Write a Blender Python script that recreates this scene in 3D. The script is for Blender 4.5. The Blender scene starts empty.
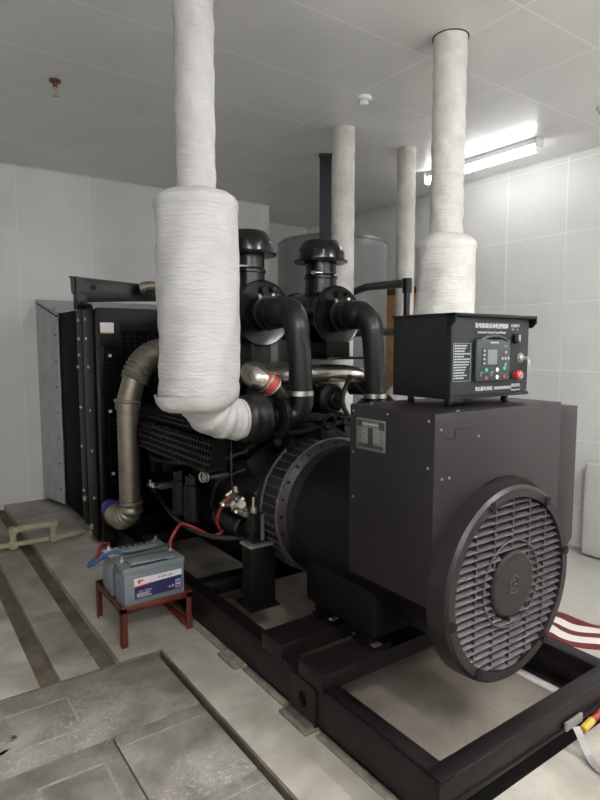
import bpy, bmesh, math, random
from mathutils import Vector, Matrix
random.seed(7)
S = bpy.context.scene
COL = S.collection
PI = math.pi

# ---------------------------------------------------------------- camera
cam_d = bpy.data.cameras.new('camera'); cam = bpy.data.objects.new('camera', cam_d); COL.objects.link(cam)
cam.location = (0, 0, 1.6)
cam.rotation_euler = (math.radians(90 - 5.4), 0, math.radians(-35.3))
cam_d.sensor_fit = 'VERTICAL'; cam_d.sensor_height = 36; cam_d.lens = 583 / 800 * 36
cam_d.clip_start = 0.05
S.camera = cam
# ---------------------------------------------------------------- world, light, exposure
W = bpy.data.worlds.new('world'); S.world = W; W.use_nodes = True
W.node_tree.nodes['Background'].inputs[0].default_value = (0.8, 0.85, 0.9, 1)
W.node_tree.nodes['Background'].inputs[1].default_value = 0.0
S.view_settings.view_transform = 'Standard'; S.view_settings.look = 'None'
S.view_settings.gamma = 1; S.view_settings.use_curve_mapping = False
S.view_settings.exposure = 0.0

TUBE_POWER = 345.0        # radiance of the full-strength fluorescent tubes (they are built as fixtures below)

# ---------------------------------------------------------------- materials
def mat(name, col, rough=0.5, metal=0.0, var=0.0, vscale=8, bump=0.0, bscale=60, spec=0.5, coat=0.0, detail=4, col2=None, emit=None):
    m = bpy.data.materials.new(name); m.use_nodes = True
    nt = m.node_tree; N = nt.nodes; L = nt.links; b = N['Principled BSDF']
    b.inputs['Base Color'].default_value = (*col, 1); b.inputs['Roughness'].default_value = rough
    b.inputs['Metallic'].default_value = metal; b.inputs['Specular IOR Level'].default_value = spec
    b.inputs['Coat Weight'].default_value = coat
    if emit:
        b.inputs['Emission Color'].default_value = (*emit[0], 1); b.inputs['Emission Strength'].default_value = emit[1]
    tc = N.new('ShaderNodeTexCoord')
    if var or col2:
        n = N.new('ShaderNodeTexNoise'); n.inputs['Scale'].default_value = vscale; n.inputs['Detail'].default_value = detail
        n.inputs['Roughness'].default_value = 0.6
        L.new(tc.outputs['Object'], n.inputs['Vector'])
        r = N.new('ShaderNodeValToRGB'); r.color_ramp.elements[0].position = 0.35; r.color_ramp.elements[1].position = 0.68
        c2 = col2 or tuple(min(1, c * (1 + var)) for c in col); c1 = col if col2 else tuple(c * (1 - var) for c in col)
        r.color_ramp.elements[0].color = (*c1, 1); r.color_ramp.elements[1].color = (*c2, 1)
        L.new(n.outputs['Fac'], r.inputs['Fac']); L.new(r.outputs['Color'], b.inputs['Base Color'])
    if bump:
        n2 = N.new('ShaderNodeTexNoise'); n2.inputs['Scale'].default_value = bscale; n2.inputs['Detail'].default_value = 5
        L.new(tc.outputs['Object'], n2.inputs['Vector'])
        bp = N.new('ShaderNodeBump'); bp.inputs['Strength'].default_value = bump; bp.inputs['Distance'].default_value = 0.01
        L.new(n2.outputs['Fac'], bp.inputs['Height']); L.new(bp.outputs['Normal'], b.inputs['Normal'])
    return m

def panel_mat(name, col, seam, axes, rough=0.45, var=0.05, width=0.006, strength=1.0, double=True):
    """wall/ceiling sheets with thin moulded joints; axes: list of (axis index, offset, pitch, width)"""
    m = mat(name, col, rough, var=var, vscale=1.3, bump=0.03, bscale=5)
    nt = m.node_tree; N = nt.nodes; L = nt.links; b = N['Principled BSDF']
    geo = N.new('ShaderNodeNewGeometry'); sep = N.new('ShaderNodeSeparateXYZ'); L.new(geo.outputs['Position'], sep.inputs[0])
    tot = None
    for ax, off, pitch, w in axes:
        a = N.new('ShaderNodeMath'); a.operation = 'SUBTRACT'; L.new(sep.outputs[ax], a.inputs[0]); a.inputs[1].default_value = off - pitch / 2 + 40 * 0
        f = N.new('ShaderNodeMath'); f.operation = 'FLOORED_MODULO'; L.new(a.outputs[0], f.inputs[0]); f.inputs[1].default_value = pitch
        s = N.new('ShaderNodeMath'); s.operation = 'SUBTRACT'; L.new(f.outputs[0], s.inputs[0]); s.inputs[1].default_value = pitch / 2
        ab = N.new('ShaderNodeMath'); ab.operation = 'ABSOLUTE'; L.new(s.outputs[0], ab.inputs[0])
        lt = N.new('ShaderNodeMath'); lt.operation = 'LESS_THAN'; L.new(ab.outputs[0], lt.inputs[0]); lt.inputs[1].default_value = w
        if tot is None: tot = lt
        else:
            mx = N.new('ShaderNodeMath'); mx.operation = 'MAXIMUM'; L.new(tot.outputs[0], mx.inputs[0]); L.new(lt.outputs[0], mx.inputs[1]); tot = mx
    mix = N.new('ShaderNodeMix'); mix.data_type = 'RGBA'
    src = b.inputs['Base Color'].links[0].from_socket
    mul = N.new('ShaderNodeMath'); mul.operation = 'MULTIPLY'; L.new(tot.outputs[0], mul.inputs[0]); mul.inputs[1].default_value = strength
    L.new(mul.outputs[0], mix.inputs[0]); L.new(src, mix.inputs[6]); mix.inputs[7].default_value = (*seam, 1)
    L.new(mix.outputs[2], b.inputs['Base Color'])
    bp = N.new('ShaderNodeBump'); bp.inputs['Strength'].default_value = 0.6; bp.inputs['Distance'].default_value = 0.004
    L.new(tot.outputs[0], bp.inputs['Height']); L.new(b.inputs['Normal'].links[0].from_socket, bp.inputs['Normal'])
    L.new(bp.outputs['Normal'], b.inputs['Normal'])
    return m

def wrap_mat(name, col, sc=17, strength=0.45, dirt=(0.62, 0.6, 0.55)):
    """woven cloth tape wound round a pipe: fine horizontal winding ridges"""
    m = mat(name, col, 0.75, col2=dirt, vscale=5, spec=0.25)
    nt = m.node_tree; N = nt.nodes; L = nt.links; b = N['Principled BSDF']
    tc = N.new('ShaderNodeTexCoord')
    w = N.new('ShaderNodeTexWave'); w.bands_direction = 'Z'; w.inputs['Scale'].default_value = sc
    w.inputs['Distortion'].default_value = 5; w.inputs['Detail'].default_value = 3; w.inputs['Detail Scale'].default_value = 1.6
    L.new(tc.outputs['Object'], w.inputs['Vector'])
    n = N.new('ShaderNodeTexNoise'); n.inputs['Scale'].default_value = 14; n.inputs['Detail'].default_value = 6
    mp = N.new('ShaderNodeMapping'); mp.inputs['Scale'].default_value = (1, 1, 3); L.new(tc.outputs['Object'], mp.inputs[0]); L.new(mp.outputs[0], n.inputs['Vector'])
    ad = N.new('ShaderNodeMath'); ad.operation = 'MULTIPLY_ADD'; L.new(w.outputs['Fac'], ad.inputs[0]); ad.inputs[1].default_value = 0.10; L.new(n.outputs['Fac'], ad.inputs[2])
    bp = N.new('ShaderNodeBump'); bp.inputs['Strength'].default_value = strength; bp.inputs['Distance'].default_value = 0.02
    L.new(ad.outputs[0], bp.inputs['Height']); L.new(bp.outputs['Normal'], b.inputs['Normal'])
    return m

M = {}
M['wall_back'] = panel_mat('wall_sheet_back', (0.78, 0.79, 0.78), (0.92, 0.93, 0.91), [(0, 1.12, 0.705, 0.007), (2, 2.70, 0.65, 0.004)], rough=0.5, strength=0.5)
M['wall_right'] = panel_mat('wall_sheet_right', (0.70, 0.70, 0.69), (0.88, 0.88, 0.86), [(1, 3.12, 0.64, 0.007), (2, 2.0, 0.645, 0.005)], rough=0.4, strength=0.7)
M['wall_plain'] = panel_mat('wall_sheet', (0.68, 0.69, 0.68), (0.8, 0.8, 0.79), [(2, 2.0, 0.645, 0.004), (0, 0.1, 0.7, 0.004), (1, 0.1, 0.7, 0.004)], rough=0.5, strength=0.5)
M['ceiling'] = panel_mat('ceiling_sheet', (0.78, 0.775, 0.765), (0.93, 0.925, 0.92), [(1, 2.60, 0.65, 0.006), (0, 3.53, 9.0, 0.006), (0, 2.80, 9.0, 0.006)], rough=0.3, strength=0.9)

def concrete(name, c1, c2, c3, scale=3.0, bump=0.25, rough=0.85):
    m = mat(name, c1, rough, col2=c2, vscale=scale, detail=8, bump=bump, bscale=45, spec=0.25)
    nt = m.node_tree; N = nt.nodes; L = nt.links; b = N['Principled BSDF']
    tc = N.new('ShaderNodeTexCoord')
    n = N.new('ShaderNodeTexNoise'); n.inputs['Scale'].default_value = scale * 0.6; n.inputs['Detail'].default_value = 7; n.inputs['Distortion'].default_value = 0.6
    L.new(tc.outputs['Object'], n.inputs['Vector'])
    r = N.new('ShaderNodeValToRGB'); r.color_ramp.elements[0].position = 0.5; r.color_ramp.elements[0].color = (0, 0, 0, 1); r.color_ramp.elements[1].position = 0.75; r.color_ramp.elements[1].color = (1, 1, 1, 1)
    L.new(n.outputs['Fac'], r.inputs['Fac'])
    mix = N.new('ShaderNodeMix'); mix.data_type = 'RGBA'; L.new(r.outputs['Color'], mix.inputs[0])
    L.new(b.inputs['Base Color'].links[0].from_socket, mix.inputs[6]); mix.inputs[7].default_value = (*c3, 1)
    L.new(mix.outputs[2], b.inputs['Base Color'])
    return m
M['floor'] = concrete('floor_concrete', (0.31, 0.29, 0.25), (0.50, 0.475, 0.42), (0.22, 0.195, 0.16))
M['floor_low'] = concrete('floor_painted_grey', (0.42, 0.415, 0.38), (0.46, 0.455, 0.415), (0.39, 0.38, 0.35), bump=0.05, rough=0.6)
M['floor_mid'] = concrete('floor_dusty_concrete', (0.25, 0.23, 0.19), (0.38, 0.355, 0.31), (0.17, 0.15, 0.12), scale=4)
M['floor_oily_shade'] = concrete('floor_shaded_oily_concrete', (0.14, 0.12, 0.095), (0.27, 0.245, 0.21), (0.08, 0.065, 0.05), scale=2.2)
M['trench'] = concrete('trench_dirt', (0.10, 0.085, 0.065), (0.17, 0.145, 0.11), (0.07, 0.06, 0.045), scale=6)

def plate_mat():
    """thin steel/cement cover, grey film of dust with flattened brick-like imprints"""
    m = mat('cover_plate', (0.14, 0.128, 0.115), 0.62, col2=(0.31, 0.292, 0.262), vscale=5, detail=9, spec=0.35)
    nt = m.node_tree; N = nt.nodes; L = nt.links; b = N['Principled BSDF']
    tc = N.new('ShaderNodeTexCoord')
    v = N.new('ShaderNodeTexNoise'); v.inputs['Scale'].default_value = 55; v.inputs['Detail'].default_value = 7; v.inputs['Distortion'].default_value = 1.2
    L.new(tc.outputs['Object'], v.inputs['Vector'])
    r = N.new('ShaderNodeValToRGB'); r.color_ramp.elements[0].position = 0.52; r.color_ramp.elements[0].color = (0, 0, 0, 1); r.color_ramp.elements[1].position = 0.72; r.color_ramp.elements[1].color = (1, 1, 1, 1)
    L.new(v.outputs['Fac'], r.inputs['Fac'])
    n0 = N.new('ShaderNodeTexNoise'); n0.inputs['Scale'].default_value = 2.6; n0.inputs['Detail'].default_value = 3; L.new(tc.outputs['Object'], n0.inputs['Vector'])
    r0 = N.new('ShaderNodeValToRGB'); r0.color_ramp.elements[0].position = 0.42; r0.color_ramp.elements[1].position = 0.62; L.new(n0.outputs['Fac'], r0.inputs['Fac'])
    mu = N.new('ShaderNodeMath'); mu.operation = 'MULTIPLY'; L.new(r.outputs['Color'], mu.inputs[0]); L.new(r0.outputs['Color'], mu.inputs[1])
    mix = N.new('ShaderNodeMix'); mix.data_type = 'RGBA'; L.new(mu.outputs[0], mix.inputs[0])
    L.new(b.inputs['Base Color'].links[0].from_socket, mix.inputs[6]); mix.inputs[7].default_value = (0.40, 0.385, 0.355, 1)
    L.new(mix.outputs[2], b.inputs['Base Color'])
    bp = N.new('ShaderNodeBump'); bp.inputs['Strength'].default_value = 0.5; bp.inputs['Distance'].default_value = 0.006
    L.new(v.outputs['Fac'], bp.inputs['Height']); L.new(bp.outputs['Normal'], b.inputs['Normal'])
    return m
M['plate'] = plate_mat()
M['plate_mark'] = mat('cover_plate_imprint', (0.27, 0.257, 0.232), 0.7, var=0.2, vscale=30, bump=0.3, bscale=90)

M['paint'] = mat('black_paint', (0.0022, 0.0015, 0.0015), 0.45, spec=0.2, var=0.25, vscale=4, bump=0.04, bscale=120)
M['paint_grey'] = mat('charcoal_paint', (0.0085, 0.0066, 0.0071), 0.42, spec=0.33, var=0.12, vscale=3, bump=0.05, bscale=200)
M['paint_dark'] = mat('matte_black_paint', (0.0008, 0.0006, 0.0006), 0.65, spec=0.06, var=0.3, vscale=9)
M['rubber'] = mat('black_rubber', (0.005, 0.0046, 0.0046), 0.40, spec=0.35, bump=0.03, bscale=80)
M['gloss'] = mat('gloss_black_plastic', (0.004, 0.004, 0.0042), 0.24, spec=0.4, bump=0.02, bscale=12)
M['skid'] = mat('skid_paint', (0.006, 0.0038, 0.0044), 0.42, spec=0.28, var=0.25, vscale=7, bump=0.1, bscale=90)
M['wrap'] = wrap_mat('white_heat_wrap', (0.48, 0.475, 0.465), dirt=(0.41, 0.405, 0.395))
M['wrap_old'] = wrap_mat('dusty_heat_wrap', (0.66, 0.65, 0.625), dirt=(0.50, 0.485, 0.455), strength=0.35)
M['wrap_elbow'] = mat('crumpled_wrap', (0.48, 0.47, 0.455), 0.6, bump=1.0, bscale=18, spec=0.3)
M['galv'] = mat('galvanised_sheet', (0.46, 0.49, 0.50), 0.45, 0.3, var=0.12, vscale=6)
M['steel'] = mat('worn_steel', (0.52, 0.50, 0.46), 0.32, 0.9, var=0.2, vscale=20)
M['steel_pipe'] = mat('zinc_pipe', (0.30, 0.27, 0.22), 0.36, 0.75, var=0.2, vscale=9)
M['chrome'] = mat('stained_aluminium', (0.55, 0.54, 0.48), 0.25, 0.9, col2=(0.30, 0.27, 0.21), vscale=9, bump=0.2, bscale=14)
M['castiron'] = mat('cast_iron', (0.0035, 0.0027, 0.0027), 0.5, spec=0.22, var=0.4, vscale=22, bump=0.4, bscale=40)
M['screw'] = mat('bright_screw', (0.75, 0.75, 0.75), 0.35, 0.5)
M['orange'] = mat('orange_silicone', (0.28, 0.04, 0.017), 0.5)
M['tankgrey'] = mat('tank_grey_paint', (0.16, 0.172, 0.172), 0.38, var=0.08, vscale=2)
M['navy'] = mat('navy_duct_paint', (0.020, 0.024, 0.032), 0.5)
M['pvc'] = mat('aged_pvc', (0.42, 0.37, 0.25), 0.5, var=0.15, vscale=15)
M['white_box'] = mat('white_cabinet', (0.62, 0.61, 0.59), 0.45)
M['white'] = mat('white_plastic', (0.8, 0.8, 0.79), 0.4)
M['red_paint'] = mat('red_floor_paint', (0.135, 0.012, 0.010), 0.5, var=0.1)
M['white_paint'] = mat('white_floor_paint', (0.78, 0.76, 0.72), 0.5)
M['rack'] = mat('rust_red_rack', (0.10, 0.018, 0.012), 0.45, var=0.3, vscale=18)
M['battery'] = mat('battery_grey', (0.16, 0.185, 0.205), 0.4)
M['battery_lid'] = mat('battery_lid_grey', (0.16, 0.185, 0.20), 0.4)
M['navy_label'] = mat('navy_label', (0.022, 0.020, 0.085), 0.4)
M['white_label'] = mat('white_label', (0.68, 0.66, 0.68), 0.45)
M['red_label'] = mat('red_label', (0.5, 0.04, 0.03), 0.45)
M['black_label'] = mat('black_label', (0.02, 0.015, 0.02), 0.45)
M['blue_label'] = mat('blue_label', (0.06, 0.22, 0.5), 0.45)
M['red_cable'] = mat('red_cable', (0.20, 0.018, 0.014), 0.45)
M['blue_cable'] = mat('blue_cable', (0.02, 0.065, 0.19), 0.45)
M['black_cable'] = mat('black_cable', (0.012, 0.012, 0.013), 0.5)
M['panel'] = mat('panel_black', (0.003, 0.004, 0.0047), 0.5, spec=0.25, bump=0.03, bscale=300)
M['panel_face'] = mat('panel_face_black', (0.0065, 0.009, 0.0105), 0.5, spec=0.3, bump=0.03, bscale=300)
M['ctrl'] = mat('controller_plastic', (0.019, 0.024, 0.027), 0.45)
M['screen'] = mat('lcd_screen', (0.12, 0.14, 0.15), 0.3)
M['print'] = mat('white_print', (0.48, 0.50, 0.51), 0.5)
M['print_dim'] = mat('grey_print', (0.30, 0.32, 0.33), 0.5)
M['green'] = mat('green_button', (0.02, 0.42, 0.16), 0.4)
M['red_button'] = mat('red_button', (0.33, 0.035, 0.03), 0.4)
M['white_button'] = mat('white_button', (0.75, 0.74, 0.70), 0.4)
M['wood'] = mat('orange_wood', (0.50, 0.27, 0.12), 0.5, var=0.2, vscale=6)
M['plate_metal'] = mat('data_plate_metal', (0.15, 0.15, 0.14), 0.4, 0.5)
M['plate_ink'] = mat('data_plate_ink', (0.02, 0.02, 0.02), 0.5)
M['shim'] = mat('concrete_shim', (0.16, 0.145, 0.11), 0.9, var=0.3, vscale=20, bump=0.4)
M['tube'] = mat('fluorescent_tube', (1, 1, 1), 0.3, emit=((1, 0.985, 0.975), TUBE_POWER))
M['tube_dim'] = mat('dimmed_fluorescent_tube', (1, 1, 1), 0.3, emit=((1, 0.985, 0.975), TUBE_POWER * 0.05))  # same tube, dimmed so the nearby wall does not burn out
M['rib_grey'] = mat('rib_grey', (0.035, 0.03, 0.031), 0.5, var=0.3, vscale=20)
M['dull'] = mat('dull_screw', (0.22, 0.21, 0.20), 0.5, 0.3)
M['yellow'] = mat('yellow_tape', (0.42, 0.30, 0.05), 0.5)
M['rusty'] = mat('rusty_brown', (0.12, 0.05, 0.03), 0.8)
M['blue_plastic'] = mat('blue_plastic', (0.02, 0.02, 0.16), 0.4)

# ---------------------------------------------------------------- mesh helper
def frame(d):
    d = d.normalized(); a = Vector((0, 0, 1)) if abs(d.z) < 0.9 else Vector((1, 0, 0))
    u = d.cross(a).normalized(); return u, d.cross(u).normalized()

class MB:
    def __init__(s): s.bm = bmesh.new()
    def box(s, x0, x1, y0, y1, z0, z1, bev=0.003, mtx=None):
        r = bmesh.ops.create_cube(s.bm, size=1)['verts']
        for v in r:
            v.co = Vector((x0 + (v.co.x + .5) * (x1 - x0), y0 + (v.co.y + .5) * (y1 - y0), z0 + (v.co.z + .5) * (z1 - z0)))
            if mtx: v.co = mtx @ v.co
        b = min(bev, 0.3 * min(abs(x1 - x0), abs(y1 - y0), abs(z1 - z0)))
        if b > 0.0004:
            ed = {e for v in r for e in v.link_edges}
            bmesh.ops.bevel(s.bm, geom=list(ed), offset=b, segments=2, affect='EDGES', profile=0.5)
        return s
    def prism(s, pts, d, bev=0):
        """pts: 3D polygon, d: extrusion vector"""
        d = Vector(d); a = [s.bm.verts.new(Vector(p)) for p in pts]; b = [s.bm.verts.new(Vector(p) + d) for p in pts]
        n = len(pts); fs = [s.bm.faces.new(a), s.bm.faces.new(list(reversed(b)))]
        for i in range(n): fs.append(s.bm.faces.new((a[i], b[i], b[(i + 1) % n], a[(i + 1) % n])))
        bmesh.ops.recalc_face_normals(s.bm, faces=fs)
        if bev: bmesh.ops.bevel(s.bm, geom=list({e for f in fs for e in f.edges}), offset=bev, segments=2, affect='EDGES', profile=0.5)
        return s
    def tube(s, pts, r, seg=20, cap=True, smooth=0, closed=False):
        pts = [Vector(p) for p in pts]
        if smooth: pts = catmull(pts, smooth)
        n = len(pts); R = r if isinstance(r, (list, tuple)) else [r] * n
        if len(R) != n: R = [interp(R, i / (n - 1)) for i in range(n)]
        rings = []; u = None
        for i, p in enumerate(pts):
            if closed: t = pts[(i + 1) % n] - pts[i - 1]
            else: t = pts[min(i + 1, n - 1)] - pts[max(i - 1, 0)]
            if t.length < 1e-9: t = Vector((0, 0, 1))
            t.normalize()
            if u is None: u, _ = frame(t)
            u = (u - t * u.dot(t)); u = u.normalized() if u.length > 1e-6 else frame(t)[0]
            w = t.cross(u)
            rings.append([s.bm.verts.new(p + (u * math.cos(2 * PI * k / seg) + w * math.sin(2 * PI * k / seg)) * R[i]) for k in range(seg)])
        m = n if closed else n - 1
        fs = []
        for i in range(m):
            A, B = rings[i], rings[(i + 1) % n]
            for k in range(seg): fs.append(s.bm.faces.new((A[k], A[(k + 1) % seg], B[(k + 1) % seg], B[k])))
        if cap and not closed:
            fs.append(s.bm.faces.new(list(reversed(rings[0])))); fs.append(s.bm.faces.new(rings[-1]))
        bmesh.ops.recalc_face_normals(s.bm, faces=fs)
        return s
    def cyl(s, p0, p1, r0, r1=None, seg=24, bev=0.0):
        p0, p1 = Vector(p0), Vector(p1); r1 = r0 if r1 is None else r1
        if bev:
            d = (p1 - p0).normalized() * bev
            return s.tube([p0, p0 + d, p1 - d, p1], [r0 - bev, r0, r1, r1 - bev], seg)
        return s.tube([p0, p1], [r0, r1], seg)
    def lathe(s, prof, o, axis=(0, 0, 1), seg=48, jitter=None):
        """prof [(radius, height)] revolved about axis through o"""
        o = Vector(o); ax = Vector(axis).normalized(); u, w = frame(ax); rings = []
        for j, (r, h) in enumerate(prof):
            if r < 1e-5: rings.append([s.bm.verts.new(o + ax * h)])
            else:
                ring = []
                for k in range(seg):
                    a = 2 * PI * k / seg; rr = r + (jitter(a, h) if jitter else 0)
                    ring.append(s.bm.verts.new(o + ax * h + (u * math.cos(a) + w * math.sin(a)) * rr))
                rings.append(ring)
        fs = []
        for A, B in zip(rings, rings[1:]):
            for k in range(seg):
                q = (k + 1) % seg
                if len(A) == 1 and len(B) == 1: continue
                if len(A) == 1: fs.append(s.bm.faces.new((A[0], B[q], B[k])))
                elif len(B) == 1: fs.append(s.bm.faces.new((A[k], A[q], B[0])))
                else: fs.append(s.bm.faces.new((A[k], A[q], B[q], B[k])))
        bmesh.ops.recalc_face_normals(s.bm, faces=fs)
        return s
    def torus(s, c, axis, R, r, seg=36, sub=10):
        u, w = frame(Vector(axis)); c = Vector(c)
        return s.tube([c + (u * math.cos(2 * PI * i / seg) + w * math.sin(2 * PI * i / seg)) * R for i in range(seg)], r, sub, closed=True)
    def bolt(s, c, axis, r=0.012, h=0.01):
        c = Vector(c); return s.tube([c, c + Vector(axis).normalized() * h], r, 6)
    def build(s, name, m, parent=None, label=None, angle=38):
        me = bpy.data.meshes.new(name); off = Vector(root_loc(parent)) if parent else Vector((0, 0, 0))
        if parent is None and len(s.bm.verts):
            xs = [v.co for v in s.bm.verts]
            mn = Vector([min(c[i] for c in xs) for i in range(3)]); mx = Vector([max(c[i] for c in xs) for i in range(3)])
            off = Vector(((mn.x + mx.x) / 2, (mn.y + mx.y) / 2, mn.z))
        for v in s.bm.verts: v.co -= off
        s.bm.to_mesh(me); s.bm.free(); me.materials.append(m)
        me.polygons.foreach_set('use_smooth', [True] * len(me.polygons)); me.set_sharp_from_angle(angle=math.radians(angle))
        o = bpy.data.objects.new(name, me); COL.objects.link(o)
        if parent: o.parent = parent
        else: o.location = off
        if label: o['label'] = label
        return o
def root_loc(p):
    v = Vector((0, 0, 0))
    while p: v += p.location; p = p.parent
    return v
def interp(R, t):
    x = t * (len(R) - 1); i = min(int(x), len(R) - 2); return R[i] + (R[i + 1] - R[i]) * (x - i)
def catmull(p, n):
    q = [2 * p[0] - p[1]] + p + [2 * p[-1] - p[-2]]; out = []
    for i in range(1, len(q) - 2):
        for k in range(n):
            t = k / n; a, b, c, d = q[i - 1:i + 3]
            out.append(0.5 * ((2 * b) + (c - a) * t + (2 * a - 5 * b + 4 * c - d) * t * t + (3 * b - a - 3 * c + d) * t ** 3))
    out.append(p[-1]); return out
def arc(c, u, v, r, a0, a1, n):
    c, u, v = Vector(c), Vector(u), Vector(v)
    return [c + (u * math.cos(math.radians(a0 + (a1 - a0) * i / n)) + v * math.sin(math.radians(a0 + (a1 - a0) * i / n))) * r for i in range(n + 1)]
def tag(o, label, cat, group=None):
    o['label'] = label; o['category'] = cat
    if group: o['group'] = group
    return o
def thing(name, loc, label, cat, group=None):
    o = bpy.data.objects.new(name, None); COL.objects.link(o); o.location = loc; o.empty_display_size = 0.1
    return tag(o, label, cat, group)
def struct(o): o['kind'] = 'structure'; return o
def text(body, name, size, loc, face, m, parent, align='CENTER', ext=0.0006, sx=1.0, bold=0.0):
    c = bpy.data.curves.new('t', 'FONT'); c.body = body; c.size = size; c.extrude = ext; c.align_x = align; c.align_y = 'CENTER'; c.offset = bold
    t = bpy.data.objects.new('t', c); COL.objects.link(t); bpy.context.view_layer.update()
    me = bpy.data.meshes.new_from_object(t.evaluated_get(bpy.context.evaluated_depsgraph_get())); bpy.data.objects.remove(t)
    R = {'-y': Matrix.Rotation(PI / 2, 4, 'X'), '-x': Matrix.Rotation(-PI / 2, 4, 'Z') @ Matrix.Rotation(PI / 2, 4, 'X'), 'z': Matrix.Identity(4)}[face]
    me.transform(Matrix.Translation(Vector(loc) - root_loc(parent)) @ R @ Matrix.Diagonal((sx, 1, 1, 1)))
    me.name = name; me.materials.clear(); me.materials.append(m)
    o = bpy.data.objects.new(name, me); COL.objects.link(o); o.parent = parent
    return o

# ================================================================ SETTING
CZ = 3.35; XR = 5.26; YB = 6.4; YF = 7.25; XL = -1.3; YN = -1.8; ZL = -0.31
def slab(name, boxes, m):
    b = MB()
    for q in boxes: b.box(*q, bev=0)
    return struct(b.build(name, m))
# raised genset floor with two shallow drain channels and a covered pit
slab('floor', [(XL, 0.505, 2.83, YB, -0.31, 0), (0.885, 2.88, 2.83, YB, -0.31, 0),
               (1.105, 2.88, YN, 2.83, -0.31, 0), (2.88, 2.9, YN, YB, -0.31, -0.001)], M['floor'])
slab('floor_channel', [(0.505, 0.60, 2.83, YB, -0.31, -0.045), (0.785, 0.885, 2.83, YB, -0.31, -0.05)], M['trench'])
slab('floor_pit', [(XL, 1.105, YN, 2.83, -0.31, -0.10)], M['trench'])
slab('floor_lower', [(2.9, XR, YN, YF, -0.45, ZL), (4.0, XR, YF - .01, YF, -0.45, ZL)], M['floor_low'])
slab('wall_back', [(XL, 4.0, YB, YB + 0.06, -0.31, CZ)], M['wall_back'])
slab('wall_return', [(4.0, 4.05, YB, YF + 0.06, -0.45, CZ)], M['wall_plain'])
slab('wall_far', [(4.05, XR + .06, YF, YF + 0.06, -0.45, CZ)], M['wall_plain'])
slab('wall_right', [(XR, XR + 0.06, YN, YF, -0.45, CZ)], M['wall_right'])
slab('wall_left', [(XL - 0.06, XL, YN, YB + .06, -0.45, CZ)], M['wall_plain'])
slab('wall_near', [(XL - .06, XR + .06, YN - 0.06, YN, -0.45, CZ)], M['wall_plain'])
slab('ceiling', [(XL - .06, XR + .06, YN - .06, YF + .06, CZ, CZ + 0.06)], M['ceiling'])
b = MB(); b.box(4.05, 4.055, YB + .02, YF, CZ - 0.02, CZ, 0); struct(b.build('trim_1', M['wall_plain']))
# small oxide drips on ceiling edge
b = MB(); b.box(XL, 4.0, YB - 0.012, YB, CZ - 0.012, CZ, 0.002); struct(b.build('trim_2', M['wall_back']))
b = MB(); b.box(XR - 0.012, XR, YN, YF, CZ - 0.012, CZ, 0.002); struct(b.build('trim_3', M['wall_plain']))
slab('floor_strip', [(0.60, 0.785, 2.83, YB, -0.31, -0.006)], M['floor_mid'])
slab('floor_shaded_oily_strip', [(1.456, 2.424, 1.24, 5.2, 0, 0.002)], M['floor_oily_shade'])  # oil-stained floor, coloured darker still for the genset's shade
# painted floor stripes curving round on the lower floor
K = (1.6 - ZL) / 1.95 * 0.985
lines = [[(3.80, 6.0), (3.80, 3.2), (3.807, 2.441), (3.98, 2.298), (3.989, 2.134), (4.016, 2.002), (4.25, 1.72), (4.7, 1.5)],
         [(3.735, 6.0), (3.735, 3.2), (3.78, 2.48), (3.892, 2.26), (3.883, 2.133), (3.93, 2.04), (4.12, 1.80), (4.62, 1.42)],
         [(3.67, 6.0), (3.68, 3.2), (3.76, 2.35), (3.80, 2.22), (3.79, 2.133), (3.804, 2.045), (3.95, 1.90), (4.5, 1.38)],
         [(3.60, 6.0), (3.61, 3.2), (3.72, 2.33), (3.755, 2.211), (3.728, 2.117), (3.739, 2.022), (3.87, 1.88), (4.45, 1.3)],
         [(3.52, 6.0), (3.53, 3.2), (3.60, 2.27), (3.646, 2.157), (3.63, 2.07), (3.655, 1.981), (3.79, 1.84), (4.4, 1.24)],
         [(3.44, 6.0), (3.45, 3.2), (3.50, 2.25), (3.546, 2.124), (3.539, 2.047), (3.577, 1.972), (3.72, 1.80), (4.35, 1.2)]]
lines = [catmull([Vector((x * K, y * K, 0)) for x, y in l], 5) for l in lines]
for i in range(5):
    b = MB(); A, B = lines[i], lines[i + 1]
    for k in range(len(A) - 1):
        b.prism([A[k] + Vector((0, 0, ZL)), A[k + 1] + Vector((0, 0, ZL)), B[k + 1] + Vector((0, 0, ZL)), B[k] + Vector((0, 0, ZL))], (0, 0, 0.003))
    struct(b.build('trim_%d' % (4 + i), M['red_paint' if i % 2 == 0 else 'white_paint']))
# wooden door in the right wall behind the grey tank
b = MB(); b.box(5.225, XR, 4.55, 5.50, ZL, 2.22, 0.004); d1 = struct(b.build('door_1', M['wood']))
b = MB(); b.box(5.215, 5.26, 4.49, 5.56, 2.22, 2.30, 0.004); b.box(5.215, 5.26, 5.50, 5.56, ZL, 2.22, 0.004); b.box(5.215, 5.26, 4.49, 4.55, ZL, 2.22, 0.004)
b.build('door_frame', M['rusty'], d1)
b = MB(); b.cyl((5.225, 4.65, 0.75), (5.17, 4.65, 0.75), 0.012); b.cyl((5.17, 4.65, 0.75), (5.17, 4.77, 0.75), 0.01); b.build('door_handle', M['steel'], d1)

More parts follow.
